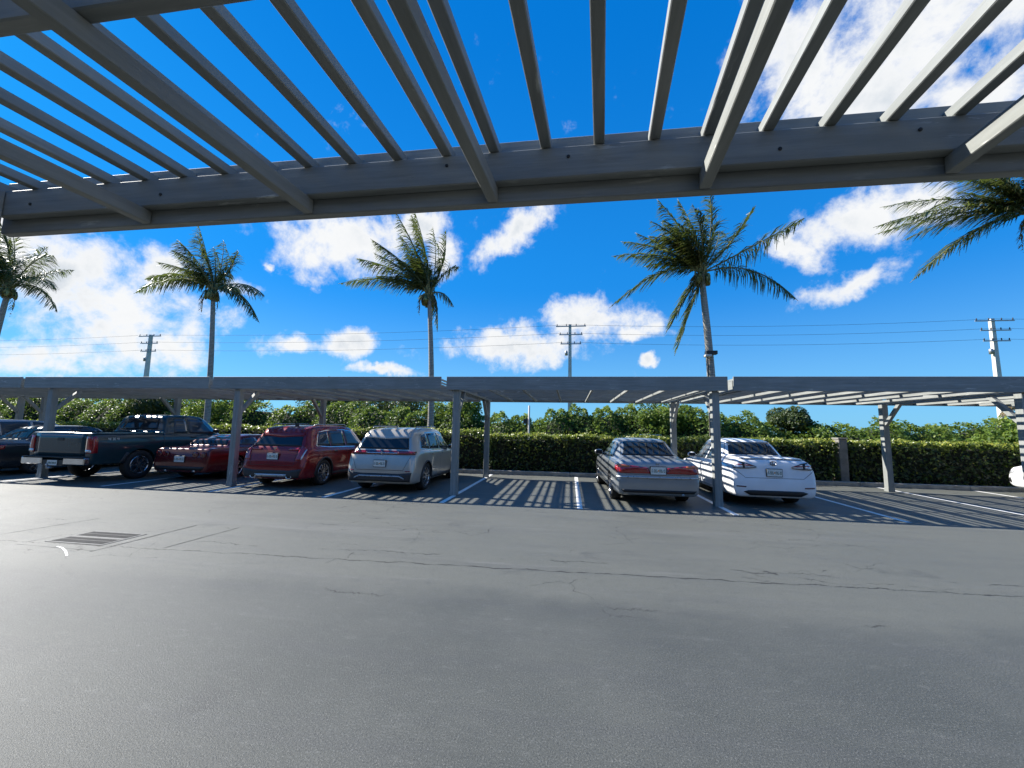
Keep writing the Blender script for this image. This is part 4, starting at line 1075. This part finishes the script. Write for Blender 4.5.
def palm(base, crown, tips, label, fill=14, trunk_r=.15, Lf=4.0, seed=1, name='coconut_palm', nuts=9):
    global rnd
    keep = rnd; rnd = random.Random(seed)
    t = empty(name, (*base, 0), label, 'palm tree', 'coconut palms behind the far carport')
    bx_, by_ = base; C_ = Vector((crown[0] - bx_, crown[1] - by_, crown[2]))
    m = MB(); pts = []; rd = []
    n = 16
    for i in range(n + 1):
        u = i / n; bend = math.sin(u * math.pi) * .12
        pts.append((C_.x * (u ** 1.4) + bend * (-1 if C_.x > 0 else 1) * .6, C_.y * u, C_.z * u)); rd.append(trunk_r * (1.35 - .55 * u if u > .08 else 1.7 - .4 * u / .08) * (1 if i < n else .9))
    m.tube(pts, rd, 14); m.build('trunk', M['trunk'], t, smooth=True)
    # boot of old leaf bases
    bt = MB()
    for k in range(16):
        a = k * 2.4; z = C_.z - .35 + .03 * k; r0 = trunk_r * .8
        bt.bar((C_.x + math.cos(a) * r0 * .6, C_.y + math.sin(a) * r0 * .6, z - .12), (C_.x + math.cos(a) * (r0 + .16), C_.y + math.sin(a) * (r0 + .16), z + .28), .09, .035)
    bt.build('leaf_bases', M['rachis'], t)
    P0 = np.array(C_)
    fr = []
    for (dx, dz, dy, bulge) in tips:
        fr.append((np.array([dx, dy, dz]), bulge))
    for k in range(fill):
        a = rnd.uniform(0, 2 * math.pi); e = rnd.choice([rnd.uniform(.2, 1.2), rnd.uniform(.7, 1.35)])
        d = np.array([math.cos(a) * math.cos(e) * .42 - .48, math.sin(a) * math.cos(e) * 1.0, math.sin(e) * .9]); d /= np.linalg.norm(d)
        fr.append((d * Lf * rnd.uniform(.55, .85), rnd.uniform(.10, .30)))
    for (tip, bulge) in fr:
        Ln = np.linalg.norm(tip); P2 = P0 + tip; P1 = P0 + tip * .45 + np.array([(.10 if tip[0] < 0 else .14) * Ln, rnd.uniform(-.1, .1) * Ln, bulge * Ln])
        V, F, Rv, rp = frond(P0, P1, P2, Ln, lf=.15 * Ln + .38, npair=int(19 * Ln))
        f = npmesh('frond', np.array(V), np.array(F), M['palmleaf'], np.array(Rv), t)
        q = MB(); q.tube(rp, [.035 * (1 - i / 13) + .006 for i in range(13)], 5); q.build('midrib', M['rachis'], f, smooth=True)
    for k in range(3):
        a = rnd.uniform(0, 6.28); L_ = rnd.uniform(1.2, 2.0); tip = np.array([math.cos(a) * .45, math.sin(a) * .45, -L_])
        V, F, Rv, rp = frond(P0, P0 + np.array([math.cos(a) * .6, math.sin(a) * .6, .1]), P0 + tip, L_, .35, 22, .8, True)
        f = npmesh('dead_frond', np.array(V), np.array(F), M['deadleaf'], np.array(Rv), t)
    for k in range(nuts):
        a = rnd.uniform(0, 6.28); bm = bmesh.new(); bmesh.ops.create_icosphere(bm, subdivisions=2, radius=.12)
        for v in bm.verts: v.co = Vector((v.co.x, v.co.y, v.co.z * 1.25)) + Vector((C_.x + math.cos(a) * .26, C_.y + math.sin(a) * .26, C_.z - .12 - rnd.random() * .4))
        q = MB(); q.addbm(bm); q.build('coconut', M['coconut'], t, smooth=True)
    rnd = keep
    return t
PX = .0455
def T(lst, k=1.0): return [(a * PX * k, b * PX * k, d, bl) for a, b, d, bl in lst]
rnd = random.Random(7)
palm((-33.6, 18.75), (-32.75, 18.75, 9.25), T([(66, 30, -.5, .30), (72, -6, -.4, .38), (58, -26, .3, .45), (28, 50, .5, .2), (-20, 70, 0, .1), (-60, 60, .3, .1), (-80, 20, 0, .15), (40, 30, 1.5, .2), (-75, -15, .4, .3), (0, 75, -1, .05), (20, 62, -1, .1)], 1.22), 'leftmost coconut palm, cut by the left edge of the view', 11, .15, 3.9, 3)
palm((-18.7, 18.75), (-19.1, 18.75, 8.75), T([(-88, 17, .6, .22), (-74, -4, -.5, .32), (-56, 56, .6, .08), (-58, 30, 1.0, .15), (-30, 58, .3, .05), (14, 40, .5, .05), (-12, 58, -.6, .02), (57, -9, -.3, .28), (44, -30, .4, .40), (-40, 20, -1.2, .2), (-3, 52, .5, .02), (5, 46, 1.0, .02), (-22, 50, 1, .05)], 1.30), 'coconut palm rising above the dark red coupe', 8, .12, 3.4, 5)
palm((-6.6, 18.75), (-6.95, 18.75, 8.15), T([(-25, 88, .3, .03), (-38, 68, .5, .05), (-84, 44, .4, .10), (-60, 56, -.4, .08), (-90, 10, -.5, .25), (-64, 26, .7, .15), (12, 70, .4, .0), (26, 30, .5, .45), (22, -10, .6, .55), (8, -36, .3, .55), (-15, 82, -.5, .0), (-34, 52, 1, .08), (-50, 36, -1, .1), (-5, 78, .8, .0), (-28, 74, -1.2, .0)], 1.12), 'wind-blown coconut palm rising above the middle of the far carport', 9, .12, 3.6, 8)
palm((6.15, 18.75), (5.85, 18.75, 8.75), T([(-77, 46, .8, .15), (-90, 16, -.6, .25), (-92, -36, -.3, .38), (-38, -64, -.4, .25), (-27, -84, .2, .2), (60, 76, .5, .05), (96, 50, -.3, .06), (84, -34, -.4, .38), (14, 84, .4, .0), (-18, 88, .5, .0), (-44, 76, -.5, .05), (-60, 60, 1.2, .08), (-50, 22, 1.4, .2), (-30, 60, 1.5, .1), (0, 74, -1.4, .0), (30, 60, 1.4, .1), (-65, 30, 1, .2), (-20, 50, -2, .1)], 0.98), 'large coconut palm right of centre with coconuts and hanging fronds', 13, .155, 4.2, 12, nuts=16)
palm((20.0, 18.75), (19.0, 18.75, 10.75), [(-6.6, -.6, -.8, .22), (-5.2, -2.9, -.5, .30), (-5.3, 1.0, .6, .2), (-4.6, 2.6, 0, .1), (-2.5, 4.2, .5, .05), (1.5, 4.6, 0, .05), (4, 2.6, .5, .1), (5, .5, 0, .3), (4, -2, 0, .4), (-4.9, .2, 1.6, .2), (-3.9, 1.4, -1.8, .2), (-3.5, .0, 2.0, .3)], 'rightmost coconut palm, its long fronds reaching in from the right edge', 14, .17, 4.6, 21, nuts=12)

# dead, brown fronded palm low on the right skyline
t = empty('dead_palm', (24.0, 25.5, 0), 'low brown dying palm on the skyline beside the right utility pole', 'palm tree')
m = MB(); m.tube([(0, 0, 0), (.05, 0, 1.6), (0, 0, 3.1)], [.2, .17, .15], 10); m.build('trunk', M['trunk'], t, smooth=True)
for k in range(12):
    a = k * 1.1 + rnd.random(); L_ = rnd.uniform(1.0, 1.7); tip = np.array([math.cos(a) * L_ * .8, math.sin(a) * L_ * .6, rnd.uniform(-1.0, .5)])
    P0 = np.array([0, 0, 3.1]); V, F, Rv, rp = frond(P0, P0 + tip * .4 + np.array([0, 0, .6]), P0 + tip, L_, .45, 20, 1, True)
    f = npmesh('frond', np.array(V), np.array(F), M['deadleaf'], np.array(Rv), t)

# support beside the large palm: strapped flat-topped bracket on a thin dark post
t = empty('palm_brace', (5.95, 18.45, 0), 'dark strapped support post against the large right of centre palm', 'brace')
m = MB(); m.box(-.07, -.02, -.03, .03, 0, 4.95, .004); m.build('brace_post', M['black'], t)
m = MB(); m.box(-.13, .34, -.12, .12, 4.96, 5.12, .01); m.build('brace_clamp', M['black'], t)
m = MB(); m.box(-.17, .10, -.14, .14, 4.86, 4.955, .01); m.build('brace_bracket', M['concrete'], t)

# ------------------------------------------------------------------ utility poles and wires
YP = 47.4
def upole(x, ztop, label, tilt=0):
    t = empty('utility_pole', (x, YP, 0), label, 'utility pole', 'concrete utility poles behind the trees')
    m = MB(); bm = bmesh.new()
    b0, b1 = .26, .16
    m.add([(-b0, -b0, 0), (b0, -b0, 0), (b0, b0, 0), (-b0, b0, 0), (-b1, -b1, ztop), (b1, -b1, ztop), (b1, b1, ztop), (-b1, b1, ztop)], [(0, 3, 2, 1), (4, 5, 6, 7), (0, 1, 5, 4), (1, 2, 6, 5), (2, 3, 7, 6), (3, 0, 4, 7)])
    m.build('shaft', M['concrete'], t)
    for z, hw, dx in ((ztop - .25, 1.75, .1), (ztop - 1.25, 1.35, .1), (ztop - 2.35, 1.2, .1)):
        c = MB(); c.box(-hw + dx, hw + dx, -.26, -.17, z - .06, z + .06, .005); a = c.build('crossarm', M['steel'], t)
        for xx in (-hw * .92, -hw * .3, hw * .35, hw * .92):
            i_ = MB(); i_.lathe([(0, .03), (.05, .06), (.1, .04), (.16, .055), (.22, .03)], (xx + dx, -.215, z + .061), (0, 0, 1), 8); i_.build('insulator', M['wire'], a, smooth=True)
    c = MB(); c.lathe([(0, .17), (.5, .17), (.55, .1)], (-.42, -.1, ztop - 3.7), (0, 0, 1), 12); c.build('switch_can', M['steel'], t, smooth=True)
    return t
poles = [(-57.3, 13.6, 'leftmost utility pole above the pickup'), (-.05, 13.95, 'middle utility pole with three crossarms above the empty stall'), (42.9, 13.75, 'rightmost utility pole, in front of open sky'),
         ]
for p_ in poles: upole(*p_)
wi = 0
for z_off, hw, nm in ((-.05, 1.6, 'topmost'), (-1.05, 1.2, 'middle'), (-2.15, 1.05, 'lowest')):
    m = MB()
    xs_ = [(-110, 13.6)] + [(p_[0], p_[1]) for p_ in poles] + [(95, 13.7)]
    for (xa, za), (xb, zb_) in zip(xs_[:-1], xs_[1:]):
        pts = []
        for i in range(15):
            u = i / 14; pts.append((xa + (xb - xa) * u, YP - .21, za + (zb_ - za) * u + z_off - .9 * 4 * u * (1 - u) * .55))
        m.tube(pts, .014, 5)
    o = m.build('power_line', M['wire'], smooth=True); tag(o, nm + ' power line wire strung across the utility poles', 'wire', 'power lines')

# thin white sign pole beyond the hedge
t = empty('sign_pole', (-2.0, 19.9, 0), 'thin white pole with a small sign standing beyond the hedge', 'sign pole')
m = MB(); m.tube([(0, 0, 0), (0, 0, 2.75)], .045, 10); m.build('pole', M['concrete'], t, smooth=True)
m = MB(); m.box(-.28, -.05, -.03, -.01, 1.85, 2.1, .004); m.build('sign_panel', M['cladding'], t)

# ------------------------------------------------------------------ camera
r_ = Vector((0.989848, 0.140983, 0.018041)); u_ = Vector((-0.002302, -0.111012, 0.993816)); f_ = Vector((-0.142114, 0.983768, 0.109561))
cam = bpy.data.cameras.new('camera'); co = bpy.data.objects.new('camera', cam); COL.objects.link(co)
co.matrix_world = Matrix(((r_.x, u_.x, -f_.x, 0), (r_.y, u_.y, -f_.y, 0), (r_.z, u_.z, -f_.z, 1.6), (0, 0, 0, 1)))
cam.sensor_width = 36; cam.lens = 406.3 / 1024 * 36; cam.clip_start = .05; cam.clip_end = 4000
scene.camera = co

# ------------------------------------------------------------------ light and sky
SD = Vector((-1.3, .34, 1)).normalized()
sun = bpy.data.lights.new('sun', 'SUN'); sun.energy = 4.8; sun.angle = R(.5); sun.color = (1, .955, .88)
so = bpy.data.objects.new('sun', sun); COL.objects.link(so); so.rotation_euler = SD.to_track_quat('Z', 'Y').to_euler()
w = bpy.data.worlds.new('World'); scene.world = w; w.use_nodes = True
t = NT(w.node_tree); bg = [n for n in t.n if n.type == 'BACKGROUND'][0]
sky = t.new('ShaderNodeTexSky', sky_type='NISHITA'); sky.sun_disc = False
sky.sun_elevation = math.asin(SD.z); sky.sun_rotation = math.atan2(SD.x, SD.y); sky.air_density = 1.0; sky.dust_density = .3; sky.ozone_density = 2.5
vec = t.new('ShaderNodeTexCoord').outputs['Generated']
vec0 = vec
def warp(v, sc, amp, det):
    nz = t.new('ShaderNodeTexNoise'); t.put(nz, 'Vector', v); nz.inputs['Scale'].default_value = sc; nz.inputs['Detail'].default_value = det; nz.inputs['Roughness'].default_value = .6
    a = t.new('ShaderNodeVectorMath', operation='SUBTRACT'); t.l.new(nz.outputs['Color'], a.inputs[0]); a.inputs[1].default_value = (.5, .5, .5)
    b_ = t.new('ShaderNodeVectorMath', operation='MULTIPLY_ADD'); t.l.new(a.outputs[0], b_.inputs[0]); b_.inputs[1].default_value = (amp, amp, amp); t.l.new(v, b_.inputs[2])
    return b_.outputs[0]
vec = warp(vec, 8.0, .11, 5)
CL = [
  (-0.815, 0.52, 0.254, 4.406, 5.798, 2.267, 2.721, -3.671, 16.238), (-0.78, 0.598, 0.183, 4.402, 4.942, 2.633, 0.31, -3.217, 11.866),
  (-0.83, 0.546, 0.112, 4.748, 6.952, 1.287, 1.054, -3.563, 25.194), (-0.837, 0.485, 0.252, 8.423, 11.98, 4.913, 2.81, -3.559, 16.214),
  (-0.739, 0.657, 0.146, 12.663, 13.647, 2.705, 1.116, -3.41, 21.024), (-0.512, 0.771, 0.379, 6.575, 4.455, -0.187, 4.48, -3.445, 13.061),
  (-0.357, 0.827, 0.435, 7.587, 2.443, 1.582, 0.802, -8.461, 16.749), (-0.298, 0.864, 0.407, 16.004, 4.838, 1.455, 1.689, -7.108, 16.338),
  (-0.127, 0.883, 0.451, 7.513, -1.175, 4.419, -12.76, -10.087, 16.166), (-0.134, 0.97, 0.204, 5.159, 0.697, 0.086, 0.218, -4.219, 20.186),
  (0.046, 0.965, 0.257, 8.427, -0.335, -0.257, -0.152, -4.226, 15.897), (0.138, 0.962, 0.235, 14.969, -1.969, -0.74, -0.861, -10.125, 41.923),
  (-0.593, 0.787, 0.171, 12.045, 8.708, 1.681, 1.591, -5.925, 32.734), (-0.504, 0.844, 0.184, 16.79, 9.629, 1.836, 1.14, -4.924, 25.649),
  (-0.431, 0.894, 0.125, 11.594, 5.486, 0.744, 0.627, -9.528, 70.383), (0.194, 0.968, 0.16, 41.124, -7.995, -1.554, -0.881, -11.568, 71.093),
  (0.5, 0.777, 0.383, 8.763, -4.278, -2.767, -2.7, -6.142, 15.99), (0.558, 0.734, 0.387, 11.69, -6.515, -4.497, -3.774, -7.352, 19.384),
  (0.514, 0.811, 0.281, 10.011, -7.361, 2.924, -13.295, -5.027, 38.878), (0.439, 0.822, 0.363, 19.246, -8.179, -4.76, -3.763, -10.379, 28.022),
  (0.368, 0.684, 0.63, 7.369, -6.742, 3.014, -6.903, -2.596, 6.842), (0.498, 0.639, 0.587, 6.257, -4.138, -0.809, -5.011, -3.449, 8.008),
  (0.59, 0.631, 0.503, 9.158, -4.518, -5.072, -4.433, -6.627, 13.514), (0.476, 0.696, 0.538, 7.711, -3.853, -1.84, -5.96, -6.597, 13.82),
  (-0.663, 0.7, 0.266, 19.942, 16.908, 5.282, 5.313, -10.531, 41.016), (-0.73, 0.624, 0.279, 15.367, 15.47, 5.617, 2.896, -4.642, 17.944),
  (-0.606, 0.723, 0.331, 48.973, 35.206, 12.833, 12.997, -25.381, 79.192)]
# cloud banks outside the view too, for reflections and for other viewpoints
for (az, el, ra, re_) in ((-125, 30, 16, 9), (150, 25, 18, 8), (100, 20, 14, 7)):
    a, e = R(az), R(el); d = Vector((math.sin(a) * math.cos(e), math.cos(a) * math.cos(e), math.sin(e))); ea = Vector((math.cos(a), -math.sin(a), 0)); na = ea.cross(d) * -1
    if na.z < 0: na = -na
    CL.append((*d, *(ea / math.tan(R(ra))), *(na / math.tan(R(re_)))))
msk = None
for c_ in CL:
    # every cloud bank is an ellipse of directions: its own axes, then distance from its centre
    a = Vector(c_[3:6]); b = Vector(c_[6:9]); d = Vector(c_[0:3]).normalized()
    ra, rb = 1 / a.length, 1 / b.length
    e1 = (a - d * a.dot(d)).normalized(); e2 = d.cross(e1)
    mp = t.new('ShaderNodeMapping', vector_type='TEXTURE'); t.l.new(vec, mp.inputs['Vector'])
    mp.inputs['Rotation'].default_value = Matrix(((e1.x, e2.x, d.x), (e1.y, e2.y, d.y), (e1.z, e2.z, d.z))).to_euler('XYZ')
    mp.inputs['Scale'].default_value = (ra * 1.7, rb * 1.7, 1000)
    g_ = t.new('ShaderNodeTexGradient', gradient_type='SPHERICAL'); t.l.new(mp.outputs[0], g_.inputs[0])
    v = g_.outputs['Fac']
    msk = v if msk is None else t.m('MAXIMUM', msk, v)
msk = t.m('MULTIPLY_ADD', msk, 2.3, -.86)
n1 = t.noise(vec0, 11.0, 10, .64, .15)
f = t.m('ADD', msk, t.m('MULTIPLY', t.m('SUBTRACT', n1, .5), 4.6))
cov = t.ss(f, -.25, 1.1)
thick = t.ss(f, .6, 1.9)
n3 = t.noise(vec0, 9.0, 5, .55)
ccol = t.mix(t.m('MULTIPLY', thick, t.ss(n3, .40, .66, .15, .9)), (8.6, 8.7, 8.8), (5.6, 6.2, 6.9))
zz = t.sep(vec0)[2]
tint = t.mix(t.ss(zz, .0, .42), (.40, 1.0, 1.52), (.06, 1.10, 1.9))
hs = t.new('ShaderNodeMix', data_type='RGBA', blend_type='MULTIPLY'); hs.inputs[0].default_value = 1.0; t.l.new(sky.outputs[0], hs.inputs[6]); t.l.new(tint, hs.inputs[7])
deep = t.mix(t.ss(zz, .0, .34), (2.1, 5.3, 8.7), (.14, 2.4, 7.4))
deep = t.mix(t.ss(zz, .3, .8), deep, (.0, 1.7, 6.4))
skyc = t.mix(.72, hs.outputs[2], deep)
w.cycles.sampling_method = 'MANUAL'; w.cycles.sample_map_resolution = 512
mixc = t.mix(cov, skyc, ccol)
t.l.new(mixc, bg.inputs['Color']); bg.inputs['Strength'].default_value = .05

vs = scene.view_settings; vs.view_transform = 'Standard'; vs.look = 'None'; vs.gamma = 1; vs.use_curve_mapping = False; vs.exposure = 1.15
scene.render.resolution_x = 1024; scene.render.resolution_y = 768
scene.render.engine = 'CYCLES'
cy = scene.cycles
cy.max_bounces = 5; cy.diffuse_bounces = 3; cy.glossy_bounces = 3; cy.transmission_bounces = 2; cy.transparent_max_bounces = 4
cy.use_adaptive_sampling = True; cy.adaptive_threshold = .015
cy.caustics_reflective = False; cy.caustics_refractive = False
